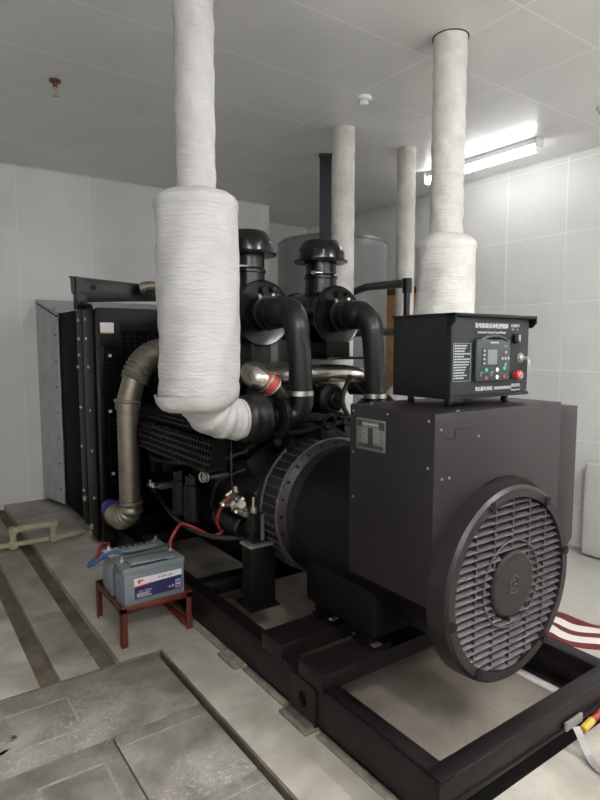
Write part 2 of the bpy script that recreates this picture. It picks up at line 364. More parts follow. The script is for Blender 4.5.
# ================================================================ FLOOR COVER PLATES
def cover_plate(x0, x1, y0, y1, label, marks):
    b = MB(); b.box(x0, x1, y0, y1, -0.02, 0.0, 0.003)
    o = tag(b.build('floor_cover_plate', M['plate']), label, 'floor plate', 'grey cover plates over the floor pit')
    m = MB()
    for (a, c, w, h, r) in marks:
        mt = Matrix.Translation((a, c, 0)) @ Matrix.Rotation(r, 4, 'Z')
        m.box(-w / 2, w / 2, -h / 2, h / 2, -0.001, 0.0022, 0.001, mt)
    m.build('raised_imprint', M['plate_mark'], o)
    return o
def imprint(cx, cy, w, h, n):
    out = []
    out += [(cx, cy + h / 2, w, 0.012, 0), (cx, cy - h / 2, w, 0.012, 0), (cx + w / 2, cy, 0.012, h, 0)]
    for i in range(n):
        out.append((cx - w / 2 + random.uniform(-.16, .02), cy + random.uniform(-h / 2, h / 2), random.uniform(.025, .05), random.uniform(.014, .022), random.choice((0, 0, PI / 2)) + random.uniform(-.15, .15)))
    return out
cover_plate(-0.9, 1.066, 2.285, 2.805, 'large grey dust-filmed cover plate, farthest one, next to the red rack', imprint(0.46, 2.54, 0.26, 0.26, 40))
cover_plate(-0.9, 0.668, 1.2, 2.275, 'grey cover plate with brick-like imprint at the lower left', imprint(0.48, 1.98, 0.24, 0.34, 44))
cover_plate(0.674, 1.066, 1.785, 2.275, 'square speckled grey cover plate beside the concrete strip, wider of the pair', [(0.87, 2.20, 0.36, 0.008, 0)])
cover_plate(0.674, 1.066, 1.2, 1.779, 'grey cover plate at the bottom edge, between imprinted plate and concrete strip', [(0.87, 1.72, 0.36, 0.006, 0)])
# steel lip lining the pit edge
b = MB(); b.box(1.095, 1.105, YN, 2.83, -0.1, -0.004, 0.001); b.box(XL, 1.095, 2.82, 2.83, -0.1, -0.004, 0.001); struct(b.build('trim_9', M['trench']))

# ================================================================ GENERATOR SET
G = thing('diesel_generator', (1.96, 3.0, 0), 'large black diesel generator set on a steel skid filling the room', 'generator')
CX = 1.96
# ---- skid
for sx, x0, x1 in ((-1, 1.38, 1.455), (1, 2.465, 2.54)):
    b = MB(); z0 = 0.018
    xo = x0 if sx < 0 else x1; xi = x1 if sx < 0 else x0
    b.box(x0, x1, 1.165, 5.35, 0.188, 0.20, 0.004)              # top flange
    b.box(x0, x1, 1.165, 5.35, z0, z0 + 0.012, 0.002)
    b.box(min(xo, xo - sx * 0.012), max(xo, xo - sx * 0.012), 1.175, 5.35, z0, 0.2, 0.003) # web
    b.build('skid_rail', M['skid'], G)
b = MB()
b.box(1.38, 2.54, 1.165, 1.235, 0.188, 0.2005, 0.004); b.box(1.384, 2.535, 1.172, 1.185, 0.085, 0.195, 0.002); b.box(1.42, 2.54, 1.165, 1.24, 0.08, 0.093, 0.002)
b.build('skid_end_beam', M['skid'], G)
b = MB(); b.box(1.455, 2.46, 1.170, 1.20, 0.001, 0.08, 0.002); b.build('beam_shade_strip', M['paint_dark'], G)  # dark strip standing in for the shade below the end beam
b = MB(); b.box(1.40, 2.52, 5.28, 5.35, 0.02, 0.2, 0.004); b.build('skid_end_beam', M['skid'], G)
for y0 in (1.78, 2.08):
    b = MB(); b.box(1.37, 2.55, y0, y0 + 0.17, 0.185, 0.262, 0.006); b.build('cross_member', M['skid'], G)
for y0 in (3.05, 4.1):
    b = MB(); b.box(1.455, 2.465, y0, y0 + 0.10, 0.10, 0.19, 0.004); b.build('cross_member', M['skid'], G)
# lifting lug with hole
def lug(x, y):
    b = MB(); n = 20; ro = 0.030; cy, cz = y, 0.10
    outer = [(y - .09, .018), (y + .09, .018), (y + .09, .185), (y - .09, .185)]
    ring = [(cy + ro * math.cos(2 * PI * k / n), cz + ro * 1.25 * math.sin(2 * PI * k / n)) for k in range(n)]
    def edge(p):   # point on the rectangle along the ray through ring point
        dy, dz = p[0] - cy, p[1] - cz
        t = min((.09 / abs(dy)) if abs(dy) > 1e-6 else 9e9, ((0.085 if dz > 0 else 0.082) / abs(dz)) if abs(dz) > 1e-6 else 9e9)
        return (cy + dy * t, cz + dz * t)
    for k in range(n):
        a, c = ring[k], ring[(k + 1) % n]; A, C = edge(a), edge(c)
        b.prism([(x, *a), (x, *c), (x, *C), (x, *A)], (-0.014, 0, 0))
    return b.build('lifting_lug', M['skid'], G)
l = lug(1.379, 1.91)
b = MB(); b.cyl((1.3795, 1.91, .10), (1.377, 1.91, .10), 0.032); b.build('lug_hole', M['paint_dark'], l)
# white line at foot
# ---- alternator
ALT = MB()
ALT.box(1.56, 2.357, 1.383, 1.845, 0.64, 1.357, 0.006)
alt = ALT.build('alternator_housing', M['paint_grey'], G)
b = MB()
for (y, z) in [(1.41, 1.33), (1.82, 1.33), (1.82, 1.16), (1.41, 1.16), (1.82, 0.97), (1.62, 1.335)]:
    b.bolt((1.56, y, z), (-1, 0, 0), 0.005, 0.004)
for (x, z) in [(1.59, 1.30), (1.60, 1.12), (1.64, 1.12), (1.80, 1.26)]: b.bolt((x, 1.383, z), (0, -1, 0), 0.005, 0.004)
for (x, y) in [(1.62, 1.78), (1.7, 1.40), (2.3, 1.42), (2.2, 1.80)]: b.bolt((x, y, 1.357), (0, 0, 1), 0.007, 0.005)
b.build('screws', M['dull'], alt)
# scuffed decal outline on front face
b = MB()
for (x0, x1, z0, z1) in [(1.665, 1.80, 1.295, 1.2975), (1.665, 1.668, 1.265, 1.296), (1.61, 1.665, 1.262, 1.265), (1.79, 1.83, 1.20, 1.203)]: b.box(x0, x1, 1.3815, 1.384, z0, z1, 0)
b.build('scratch_marks', M['paint'], alt)
# data plate on the left face
b = MB(); b.box(1.5565, 1.56, 1.629, 1.799, 1.180, 1.306, 0.003); dp = b.build('data_plate', M['plate_metal'], alt)
b = MB()
def pl(y0, y1, z0, z1): b.box(1.5555, 1.5575, y0, y1, z0, z1, 0)
pl(1.637, 1.791, 1.295, 1.298)
pl(1.765, 1.792, 1.272, 1.298); pl(1.634, 1.664, 1.268, 1.296)
pl(1.698, 1.728, 1.204, 1.272)
for i in range(9): pl(1.670, 1.694, 1.212 + i * 0.0075, 1.2145 + i * 0.0075); pl(1.735, 1.765, 1.210 + i * 0.0075, 1.2125 + i * 0.0075)
pl(1.640, 1.785, 1.190, 1.2035)
b.build('plate_print', M['plate_ink'], alt)
b = MB()
for i in range(8): b.box(1.5545, 1.5565, 1.665, 1.697, 1.2155 + i * 0.0075, 1.218 + i * 0.0075, 0); b.box(1.5545, 1.5565, 1.730, 1.764, 1.2135 + i * 0.0075, 1.216 + i * 0.0075, 0)
b.box(1.5545, 1.5565, 1.672, 1.755, 1.281, 1.288, 0)
b.build('plate_lettering', M['print_dim'], alt)
# breaker side box with chamfered lower corner
b = MB(); b.prism([(2.357, 1.42, 1.325), (2.553, 1.42, 1.325), (2.553, 1.42, 0.71), (2.52, 1.42, 0.685), (2.357, 1.42, 0.66)], (0, 0.38, 0), 0.004)
b.build('side_box', M['paint_grey'], G)
# stator body + feet
b = MB(); b.cyl((CX, 1.37, .72), (CX, 2.30, .72), 0.365, seg=64); b.box(1.64, 2.28, 1.76, 2.27, 0.34, 0.66, 0.02)
b.cyl((CX, 2.26, .72), (CX, 2.345, .72), 0.335, 0.335, seg=64, bev=0.012)
b.build('stator_body', M['paint'], G)
for sx in (-1, 1):
    for y0 in (1.79, 2.09):
        b = MB(); xa = CX + sx * 0.30; xb = CX + sx * 0.22
        b.box(min(xa, xb) - .0, max(xa, xb), y0 + 0.03, y0 + 0.13, 0.275, 0.50, 0.006)
        b.box(CX + sx * 0.24 - .05, CX + sx * 0.24 + .05, y0 + 0.005, y0 + 0.165, 0.262, 0.285, 0.004)
        ft = b.build('mounting_foot', M['paint'], G)
        b = MB(); b.box(CX + sx * 0.27 - .022, CX + sx * 0.27 + .022, y0 + 0.004, y0 + 0.155, 0.285, 0.291, 0.002)
        b.build('bolt_washer', M['steel'], ft)
        b = MB(); b.cyl((CX + sx * .262, y0 + .075, .285), (CX + sx * .262, y0 + .075, .335), 0.009, seg=10); b.bolt((CX + sx * .262, y0 + .075, .291), (0, 0, 1), 0.019, 0.02)
        b.build('anchor_bolt', M['castiron'], ft)
# fan cover
FY = 1.295; FZ = 0.683; CX_ = CX; CX = 1.925
b = MB()
b.lathe([(0.337, FY + .014), (0.339, FY), (0.372, FY), (0.384, FY + .012), (0.387, FY + .03), (0.390, 1.384), (0.35, 1.384), (0.340, FY + .014)], (CX, 0, FZ), (0, 1, 0), 96)
fc = b.build('fan_cover', M['paint_grey'], G, angle=30)
b = MB(); Ro = 0.340
nrow = 23
for i in range(nrow):
    z = -Ro + (i + .5) * 2 * Ro / nrow
    hw = math.sqrt(max(0, Ro * Ro - z * z)) - 0.002
    hub = math.sqrt(max(0, 0.132 ** 2 - z * z)) if abs(z) < 0.132 else 0
    spans = [(-hw, hw)] if not hub else [(-hw, -hub), (hub, hw)]
    for a, c in spans:
        if c - a < 0.02: continue
        zz = FZ + z
        b.prism([(CX + a, FY + .006, zz - .011), (CX + a, FY + .008, zz - .0085), (CX + a, FY + .036, zz + .005), (CX + a, FY + .034, zz + .0025)][::-1], (c - a, 0, 0))
for k in range(-2, 3):
    x = k * 0.107
    hh = math.sqrt(Ro * Ro - x * x)
    for z0, z1 in ([(-hh, hh)] if abs(x) > 0.132 else [(-hh, -math.sqrt(.132 ** 2 - x * x)), (math.sqrt(.132 ** 2 - x * x), hh)]):
        b.box(CX + x - .003, CX + x + .003, FY + .010, FY + .036, FZ + z0, FZ + z1, 0)
b.torus((CX, FY + .010, FZ), (0, 1, 0), 0.172, 0.005, 48, 6)
b.build('louvre_grille', mat('grille_grey', (0.030, 0.026, 0.0275), 0.42), fc)
b = MB(); b.lathe([(0, FY - .002), (0.120, FY - .002), (0.130, FY + .004), (0.133, FY + .02), (0.133, FY + .034), (0, FY + .034)], (CX, 0, FZ), (0, 1, 0), 64); b.build('hub_cap', M['paint_grey'], fc, angle=25)
b = MB(); b.torus((CX, FY - .003, FZ), (0, 1, 0), 0.034, 0.0022, 40, 6); b.tube(arc((CX - .004, FY - .003, FZ), (1, 0, 0), (0, 0, 1), 0.018, 60, 300, 16), 0.0022, 6)
b.box(CX - .004, CX + .018, FY - .005, FY - .001, FZ - .002, FZ + .002, 0)
b.build('hub_emblem', mat('hub_emblem_grey', (0.045, 0.037, 0.04), 0.35), fc)
b = MB(); b.lathe([(0, 1.36), (0.35, 1.36)], (CX, 0, FZ), (0, 1, 0), 48); b.build('grille_backing', M['paint_dark'], fc)
for a in (10, 55, 114, 192, 236, 308):
    ca, sa = math.cos(math.radians(a)), math.sin(math.radians(a))
    b = MB(); p = Vector((CX + ca * .358, FY, FZ + sa * .358)); b.cyl(p + Vector((0, .004, 0)), p - Vector((0, .008, 0)), 0.013, seg=16); b.torus(p - Vector((0, .004, 0)), (0, 1, 0), 0.017, 0.003, 20, 6)
    b.build('cover_clip', M['castiron'], fc)
CX = CX_
# ---- flywheel housing
b = MB()
b.lathe([(0.0, 2.36), (0.325, 2.36), (0.335, 2.42), (0.365, 2.45), (0.375, 2.60), (0.34, 2.66), (0, 2.66)], (CX, 0, .72), (0, 1, 0), 96)
fw = b.build('flywheel_housing', M['paint_grey'], G, angle=30)
b = MB()
for i in range(48):
    a = 2 * PI * i / 48; c, s_ = math.cos(a), math.sin(a)
    b.box(-0.004, 0.004, 2.45, 2.58, 0.372, 0.384, 0.0, Matrix.Translation((CX, 0, .72)) @ Matrix.Rotation(a, 4, 'Y'))
b.torus((CX, 2.455, .72), (0, 1, 0), 0.372, 0.009, 96, 8); b.torus((CX, 2.59, .72), (0, 1, 0), 0.382, 0.008, 96, 8)
b.build('housing_ribs', M['rib_grey'], fw)
b = MB()
for i in range(24):
    a = 2 * PI * i / 24; b.bolt((CX + math.cos(a) * .352, 2.445, .72 + math.sin(a) * .352), (0, -1, 0), 0.009, 0.012)
b.build('housing_bolts', M['castiron'], fw)
# ---- engine block, pan, heads
b = MB()
b.prism([(1.70, 2.66, .42), (2.22, 2.66, .42), (2.28, 2.66, .62), (2.34, 2.66, .80), (2.12, 2.66, 1.02), (1.80, 2.66, 1.02), (1.58, 2.66, .80), (1.64, 2.66, .62)], (0, 1.62, 0), 0.012)
b.box(1.66, 2.26, 4.27, 4.36, 0.40, 1.0, 0.02)
b.cyl((CX, 4.36, .62), (CX, 4.40, .62), 0.16, seg=36); b.cyl((1.78, 4.34, .95), (1.78, 4.40, .95), 0.07); b.cyl((2.2, 4.34, .92), (2.2, 4.40, .92), 0.06)
eb = b.build('engine_block', M['castiron'], G)
b = MB(); b.prism([(1.74, 2.75, .24), (2.18, 2.75, .24), (2.22, 2.75, .42), (1.70, 2.75, .42)], (0, 1.45, 0), 0.015); b.build('oil_pan', M['paint_dark'], G)
for sx in (-1, 1):
    for i in range(6):
        y0 = 2.74 + i * 0.255; b = MB()
        mt = Matrix.Translation((CX + sx * 0.24, y0, 0.98)) @ Matrix.Rotation(sx * 0.55, 4, 'Y')
        b.box(-0.13, 0.13, 0, 0.235, -0.10, 0.06, 0.012, mt); b.box(-0.10, 0.10, 0.02, 0.215, 0.06, 0.12, 0.02, mt)
        for k in (-.08, .08): b.bolt(mt @ Vector((k, .118, .12)), mt.to_3x3() @ Vector((0, 0, 1)), 0.012, 0.012)
        b.build('cylinder_head', M['castiron'], G)
# slotted guards along the banks (lattice of bars)
def guard(sx):
    b = MB(); Y0, Y1 = 2.86, 4.16
    P = [Vector((CX - .56 * -sx * -1, 0, 0))]
    prof = [(0.40, 1.165), (0.515, 1.085), (0.545, 0.90)]      # (|x-CX|, z): top sheet then side sheet
    def bar(a0, a1, t):
        b.prism([(CX + sx * a0[0], a0[2], a0[1]), (CX + sx * a1[0], a1[2], a1[1]), (CX + sx * a1[0], a1[2] + t, a1[1]), (CX + sx * a0[0], a0[2] + t, a0[1])], (0, 0, 0.006))
    n = 34
    for (pa, pb, rows) in ((prof[0], prof[1], 4), (prof[1], prof[2], 5)):
        for r in range(rows + 1):
            t = r / rows; x = pa[0] + (pb[0] - pa[0]) * t; z = pa[1] + (pb[1] - pa[1]) * t
            b.box(min(CX + sx * x - .005, CX + sx * x + .005), CX + sx * x + .005, Y0, Y1, z - .005, z + .005, 0)
        for i in range(n + 1):
            y = Y0 + (Y1 - Y0 - .012) * i / n
            a = Vector((CX + sx * pa[0], y, pa[1])); c = Vector((CX + sx * pb[0], y, pb[1])); u = (c - a).normalized(); w = Vector((u.z, 0, -u.x)) * 0.003
            b.prism([a - w, c - w, c + w, a + w], (0, 0.010, 0))
    # end caps
    for y in (Y0, Y1 - .006): b.prism([(CX + sx * .40, y, 1.165), (CX + sx * .515, y, 1.085), (CX + sx * .545, y, .90), (CX + sx * .44, y, .90)], (0, 0.006, 0))
    g = b.build('slotted_guard', M['paint_grey'], G)
    b = MB(); b.prism([(CX + sx * .39, Y0 + .02, 1.14), (CX + sx * .50, Y0 + .02, 1.065), (CX + sx * .53, Y0 + .02, .90), (CX + sx * .42, Y0 + .02, .90)], (0, Y1 - Y0 - .04, 0)); b.build('exhaust_manifold', M['paint_dark'], g)
guard(-1); guard(1)
# side accessories, left bank: oil filters, starter, brackets, pipes
for y in (3.30, 3.48):
    b = MB(); b.cyl((1.52, y, .50), (1.52, y, .74), 0.06, seg=24, bev=0.01); b.cyl((1.52, y, .74), (1.52, y, .79), 0.05); b.box(1.5, 1.62, y - .03, y + .03, .74, .80)
    b.build('oil_filter', M['gloss'], G)
b = MB(); b.cyl((1.56, 2.72, .60), (1.56, 3.02, .60), 0.065, seg=24, bev=.012); b.cyl((1.56, 2.70, .60), (1.56, 2.66, .60), 0.04); b.cyl((1.56, 2.80, .69), (1.56, 2.95, .69), 0.032, bev=.006)
b.box(1.56, 1.72, 2.78, 2.94, .56, .64); b.build('starter_motor', M['paint'], G)
b = MB()   # bright aluminium fittings near the starter terminals
random.seed(3)
for i in range(22):
    y = 2.70 + random.uniform(-.07, .11); z = .745 + random.uniform(-.045, .06); x = 1.49 + random.uniform(-.02, .05)
    d = Vector((random.uniform(-1, .2), random.uniform(-1, 1), random.uniform(-1, 1))).normalized()
    b.cyl(Vector((x, y, z)), Vector((x, y, z)) + d * random.uniform(.02, .05), random.uniform(.011, .024), seg=12, bev=.002)
b.box(1.50, 1.60, 2.63, 2.78, .69, .72); b.build('terminal_fittings', M['chrome'], G, label='bright cluster of aluminium fittings')
b = MB(); b.cyl((1.44, 3.62, .80), (1.38, 3.60, .80), 0.025); b.torus((1.375, 3.60, .80), (1, 0, 0), .026, .006); b.box(1.44, 1.62, 3.58, 3.66, .77, .83)
b.build('dipstick_fitting', M['castiron'], G)
b = MB(); b.torus((1.46, 3.0, .845), (1, 0.2, 0), .028, .006); b.torus((1.44, 3.0, .845), (1, 0.2, 0), .028, .005); b.cyl((1.46, 3.0, .845), (1.6, 3.0, .845), .02); b.build('hose_clamp', M['steel'], G)
b = MB(); b.box(1.44, 1.50, 3.78, 3.90, .62, .63); b.bolt((1.46, 3.82, .63), (0, 0, 1), .012, .02); b.bolt((1.46, 3.87, .63), (0, 0, 1), .012, .03); b.box(1.5, 1.66, 3.80, 3.88, .60, .64); b.build('side_bracket', M['steel'], G)
b = MB()
b.tube([(1.60, 2.75, 1.02), (1.50, 2.9, .96), (1.47, 3.4, .86), (1.50, 3.9, .80), (1.6, 4.2, .8)], .012, 8, smooth=6)
b.tube([(1.55, 2.70, .55), (1.46, 3.0, .50), (1.48, 3.5, .48), (1.56, 4.1, .55)], .014, 8, smooth=6)
b.tube([(1.50, 2.62, .95), (1.44, 2.80, .86), (1.47, 2.95, .70), (1.55, 3.1, .62)], .007, 6, smooth=6)
b.tube([(1.48, 2.72, 1.15), (1.465, 2.70, .95), (1.47, 2.70, .80)], .0035, 6, smooth=4)
b.build('wiring_pipes', M['black_cable'], G)
# engine mount column on the rail + isolator + studs
for sx in (-1, 1):
    xm = CX - sx * -1 * 0.385
    xm = CX + sx * 0.385
    b = MB(); b.box(xm - .075, xm + .075, 2.56, 2.66, .20, .54, .005); b.box(xm - .09, xm + .09, 2.54, 2.72, .20, .215, .003); b.prism([(xm - .005, 2.66, .5), (xm - .005, 2.66, .2), (xm - .005, 2.80, .2)], (0.01, 0, 0))
    mc = b.build('mount_column', M['paint'], G)
    b = MB(); b.box(xm - .085, xm + .06, 2.545, 2.665, .54, .556, .004); b.build('mount_plate', M['steel'], mc)
    b = MB(); b.box(xm - .055, xm + .055, 2.57, 2.65, .556, .72, .006); b.build('vibration_isolator', M['gloss'], mc)
    b = MB(); b.cyl((xm - .035, 2.60, .72), (xm - .035, 2.60, .80), .008, seg=10); b.cyl((xm + .03, 2.60, .72), (xm + .03, 2.60, .78), .008, seg=10)
    b.bolt((xm - .035, 2.60, .72), (0, 0, 1), .018, .03); b.bolt((xm + .03, 2.60, .72), (0, 0, 1), .018, .025); b.box(xm - .01, xm + .01, 2.566, 2.57, .57, .71, 0); b.build('mount_studs', M['steel'], mc)
    b = MB(); b.box(xm + .06 if sx < 0 else xm - .2, xm + .20 if sx < 0 else xm - .06, 2.50, 2.66, .60, .64, .004); b.build('mount_arm', M['paint_grey'], mc)
# clutter above the flywheel housing
b = MB()
b.tube([(1.60, 2.50, 1.145), (1.80, 2.50, 1.14), (1.95, 2.50, 1.16), (2.05, 2.5, 1.17)], .013, 10, smooth=5)
b.box(1.74, 1.92, 2.55, 2.68, 1.02, 1.17, .01); b.box(1.70, 1.86, 2.52, 2.56, 1.165, 1.18, .003)
b.torus((1.92, 2.44, 1.19), (0, 1, .2), 0.036, .012, 28, 8); b.box(1.88, 1.96, 2.45, 2.50, 1.10, 1.16, .006)
b.tube([(2.0, 2.42, 1.205), (2.3, 2.42, 1.20)], .009, 8); b.tube([(2.0, 2.42, 1.17), (2.3, 2.42, 1.165)], .009, 8)
b.tube([(1.63, 2.50, 1.10), (1.75, 2.60, 1.12), (1.95, 2.72, 1.18)], .02, 10, smooth=4)
b.tube([(2.16, 2.5, 1.12), (2.1, 2.55, 1.28), (2.2, 2.6, 1.42)], .014, 8, smooth=4)
b.tube([(2.2, 2.45, 1.18), (2.24, 2.5, 1.30), (2.22, 2.6, 1.38)], .011, 8, smooth=4)
b.build('lifting_eye_and_rails', M['castiron'], G)
b = MB(); b.cyl((2.13, 2.66, 1.28), (2.13, 2.86, 1.28), .092, seg=40, bev=.02); b.cyl((2.13, 2.655, 1.28), (2.13, 2.63, 1.28), .045, seg=24, bev=.006); b.bolt((2.13, 2.63, 1.28), (0, -1, 0), .018, .012)
b.cyl((2.29, 2.72, 1.34), (2.36, 2.60, 1.345), .042, bev=.01)
b.build('charging_alternator', M['paint'], G)
b = MB()
for (x0, x1, y0, y1, z0, z1) in [(1.66, 2.26, 2.9, 4.1, 1.02, 1.22), (1.78, 2.10, 2.85, 3.1, 1.2, 1.34), (1.7, 2.3, 3.2, 4.2, 1.2, 1.36)]: b.box(x0, x1, y0, y1, z0, z1, .02)
for i in range(5): b.cyl((1.66, 3.02 + i * .25, 1.16), (1.56, 3.02 + i * .25, 1.10), .035)
b.build('intake_manifold', M['castiron'], G)
b = MB(); b.box(1.63, 1.76, 2.76, 2.98, 1.40, 1.60, .01); b.box(1.59, 1.85, 2.72, 3.0, 1.385, 1.40, .004); b.box(2.12, 2.30, 2.72, 2.98, 1.527, 1.62, .01); b.box(2.06, 2.44, 2.64, 3.0, 1.515, 1.527, .003)
b.bolt((2.10, 2.65, 1.527), (0, 0, 1), .012, .015); b.bolt((2.38, 2.65, 1.527), (0, 0, 1), .012, .015); b.box(1.8, 2.1, 2.95, 3.0, 1.36, 1.50, .01)
b.build('filter_bracket', M['paint'], G)
# ---- turbochargers, air filters, intake pipes
def corr(p, base, amp, n, sub=4):
    """corrugated tube along p"""
    pts = catmull([Vector(q) for q in p], 24); L = [0]
    for a, c in zip(pts, pts[1:]): L.append(L[-1] + (c - a).length)
    T = L[-1]; m = n * sub; out = []; R = []
    j = 0
    for i in range(m + 1):
        t = T * i / m
        while j < len(L) - 2 and L[j + 1] < t: j += 1
        f = (t - L[j]) / max(1e-9, L[j + 1] - L[j]); out.append(pts[j].lerp(pts[j + 1], f)); R.append(base + amp * math.cos(2 * PI * i / sub))
    return out, R
for s, fx in ((-1, 1.703), (1, 2.225)):
    # air filter canister
    b = MB(); Y0 = 2.747
    b.lathe([(0, 0), (.06, 0), (.168, .004), (.176, .0), (.182, .008), (.176, .02), (.158, .03), (.158, .50), (.15, .53), (0, .53)], (fx, Y0, 1.772), (0, 1, 0), 64)
    af = b.build('air_filter', M['gloss'], G, angle=30)
    b = MB(); b.torus((fx, Y0 + .10, 1.772), (0, 1, 0), .160, .006, 48, 8); b.torus((fx, Y0 + .42, 1.772), (0, 1, 0), .160, .006, 48, 8); b.build('canister_band', M['paint'], af)
    cx = fx - .005; cy = Y0 + .17
    b = MB(); b.lathe([(.10, 1.86), (.10, 2.00), (.106, 2.005), (.106, 2.02), (.099, 2.03), (.099, 2.13)], (cx, cy, 0), (0, 0, 1), 40); b.build('intake_neck', M['gloss'], af, angle=30)
    b = MB(); b.bolt((cx - .09, cy - .06, 2.03), (-1, -.6, 0), .012, .03); b.cyl((cx - .06, cy - .1, 2.03), (cx - .11, cy - .09, 2.03), .006); b.build('neck_clamp_bolt', M['steel'], af)
    b = MB(); b.lathe([(.09, 2.105), (.150, 2.100), (.166, 2.102), (.169, 2.112), (.150, 2.120), (.147, 2.165), (.140, 2.180), (.116, 2.222), (.106, 2.232), (.05, 2.240), (0, 2.242)], (cx, cy, 0), (0, 0, 1), 48)
    for k in range(12):
        a = 2 * PI * k / 12; b.box(.142, .150, -.003, .003, 2.118, 2.165, 0, Matrix.Translation((cx, cy, 0)) @ Matrix.Rotation(a, 4, 'Z'))
    b.build('rain_cap', M['gloss'], af, angle=50)
    b = MB(); b.cyl((fx, Y0, 1.772 + .12), (fx, Y0 - .02, 1.772 + .12), .022); b.bolt((fx + .04, Y0 - .02, 1.90), (0, -1, 0), .016, .03); b.cyl((fx + .04, Y0, 1.90), (fx + .04, Y0 - .03, 1.90), .012); b.build('restriction_indicator', M['paint'], af)
    # outlet pipe from canister end down to turbo
    ex = fx + .035
    path = [(fx, 2.74, 1.772), (fx + .003, 2.68, 1.772), (fx + .012, 2.60, 1.772)] + [tuple(p) for p in arc((ex, 2.60, 1.652), (0, 0, 1), (0, -1, 0), 0.12, 12, 90, 8)] 
    path += [(ex + .01, 2.475, 1.55), (ex + .02, 2.47, 1.35)] if s < 0 else [(ex + .008, 2.475, 1.55), (ex + .02, 2.47, 1.30)]
    b = MB(); pts = catmull([Vector(p) for p in path], 5); n = len(pts); b.tube(pts, [interp([.083, .083, .083, .080, .074, .068, .066, .062, .060], i / (n - 1)) for i in range(n)], 32)
    ip = b.build('intake_pipe', M['rubber'], G, angle=60)
    b = MB(); b.tube([(fx, 2.712, 1.772), (fx, 2.700, 1.772)], .094, 32); b.tube([(fx + .004, 2.655, 1.772), (fx + .006, 2.643, 1.772)], .0885, 32); b.build('hose_band', M['paint_grey'], ip)
    b = MB(); b.bolt((fx - .05, 2.70, 1.85), (-.5, 0, 1), .01, .02); b.bolt((fx + .0, 2.65, 1.86), (0, 0, 1), .01, .012); b.build('band_bolt', M['steel'], ip)
    zb = 1.35 if s < 0 else 1.31
    b = MB(); b.tube([(ex + .018, 2.47, zb + .012), (ex + .018, 2.47, zb - .012)], .066, 32); b.build('hose_clamp', M['steel'], ip)
    b = MB(); tx = ex + .02
    if s < 0: pth = [(tx, 2.47, 1.35), (tx + .002, 2.472, 1.30), (tx - .015, 2.49, 1.25), (tx - .06, 2.51, 1.225), (tx - .12, 2.52, 1.22)]
    else: pth = [(tx, 2.47, 1.30), (tx, 2.472, 1.26), (tx - .01, 2.49, 1.22), (tx - .05, 2.51, 1.2), (tx - .06, 2.52, 1.19)]
    b.tube(pth, .061, 28, smooth=6); el = b.build('intake_elbow', M['rubber'], G, angle=60)
# left turbo, axis along X
TZ = 1.232; TY = 2.52
b = MB()
b.lathe([(0, 1.415), (.075, 1.415), (.10, 1.425), (.118, 1.445), (.122, 1.465), (.118, 1.478), (.123, 1.49), (.126, 1.515), (.122, 1.54), (.112, 1.555), (.085, 1.565), (.055, 1.575), (.05, 1.61), (.06, 1.63), (0, 1.64)], (0, TY, TZ), (1, 0, 0), 48)
b.cyl((1.48, 2.60, 1.20), (1.60, 2.8, 1.10), .07, .06)
tb = b.build('turbocharger', M['rubber'], G, angle=50)
b = MB(); b.lathe([(.05, 1.615), (.10, 1.622), (.118, 1.636), (.118, 1.65), (.105, 1.664), (.075, 1.68), (.06, 1.71), (0, 1.71)], (0, TY, TZ), (1, 0, 0), 40)
b.tube([(1.655, TY - .01, TZ + .06), (1.645, TY - .03, TZ + .11), (1.60, TY - .01, 1.395)], [.046, .044, .042], 24, smooth=6)
b.torus((1.630, TY, TZ), (1, 0, 0), .118, .006)
b.build('compressor_housing', M['castiron'], tb)
b = MB(); b.torus((1.452, TY, TZ), (1, 0, 0), .104, .008); b.torus((1.52, TY, TZ), (1, 0, 0), .108, .006); b.build('turbine_clamp', M['castiron'], tb)
b = MB()
b.tube([(1.610, 2.51, 1.385), (1.592, 2.515, 1.402), (1.568, 2.525, 1.418)], .055, 28, smooth=5); 
orange = b.build('silicone_sleeve', M['orange'], tb, label='orange silicone sleeve')
b = MB(); b.torus((1.606, 2.511, 1.388), (1, 0, -.8), .055, .005); b.torus((1.575, 2.52, 1.412), (1, -.2, -.7), .056, .005); b.build('sleeve_clamp', M['steel'], tb)
b = MB(); b.tube([(1.575, 2.52, 1.412), (1.535, 2.55, 1.435), (1.545, 2.62, 1.455), (1.64, 2.72, 1.45), (1.80, 2.80, 1.43), (1.98, 2.82, 1.425)], [.054, .064, .062, .055, .052, .052], 28, smooth=7)
b.build('charge_air_pipe', M['chrome'], G, angle=60)
b = MB(); b.tube([(1.90, 2.78, 1.425), (2.15, 2.78, 1.43), (2.34, 2.77, 1.42), (2.44, 2.72, 1.385), (2.47, 2.66, 1.28)], [.052, .055, .053, .050, .048], 28, smooth=7)
b.build('charge_air_pipe', M['chrome'], G, angle=60)
# right turbo
b = MB()
b.lathe([(0, 2.50), (.075, 2.50), (.10, 2.48), (.112, 2.44), (.105, 2.40), (.06, 2.37), (.05, 2.33), (.085, 2.31), (.09, 2.28), (.06, 2.25), (0, 2.25)], (0, 2.56, 1.20), (1, 0, 0), 40)
b.build('turbocharger', M['rubber'], G, angle=50)
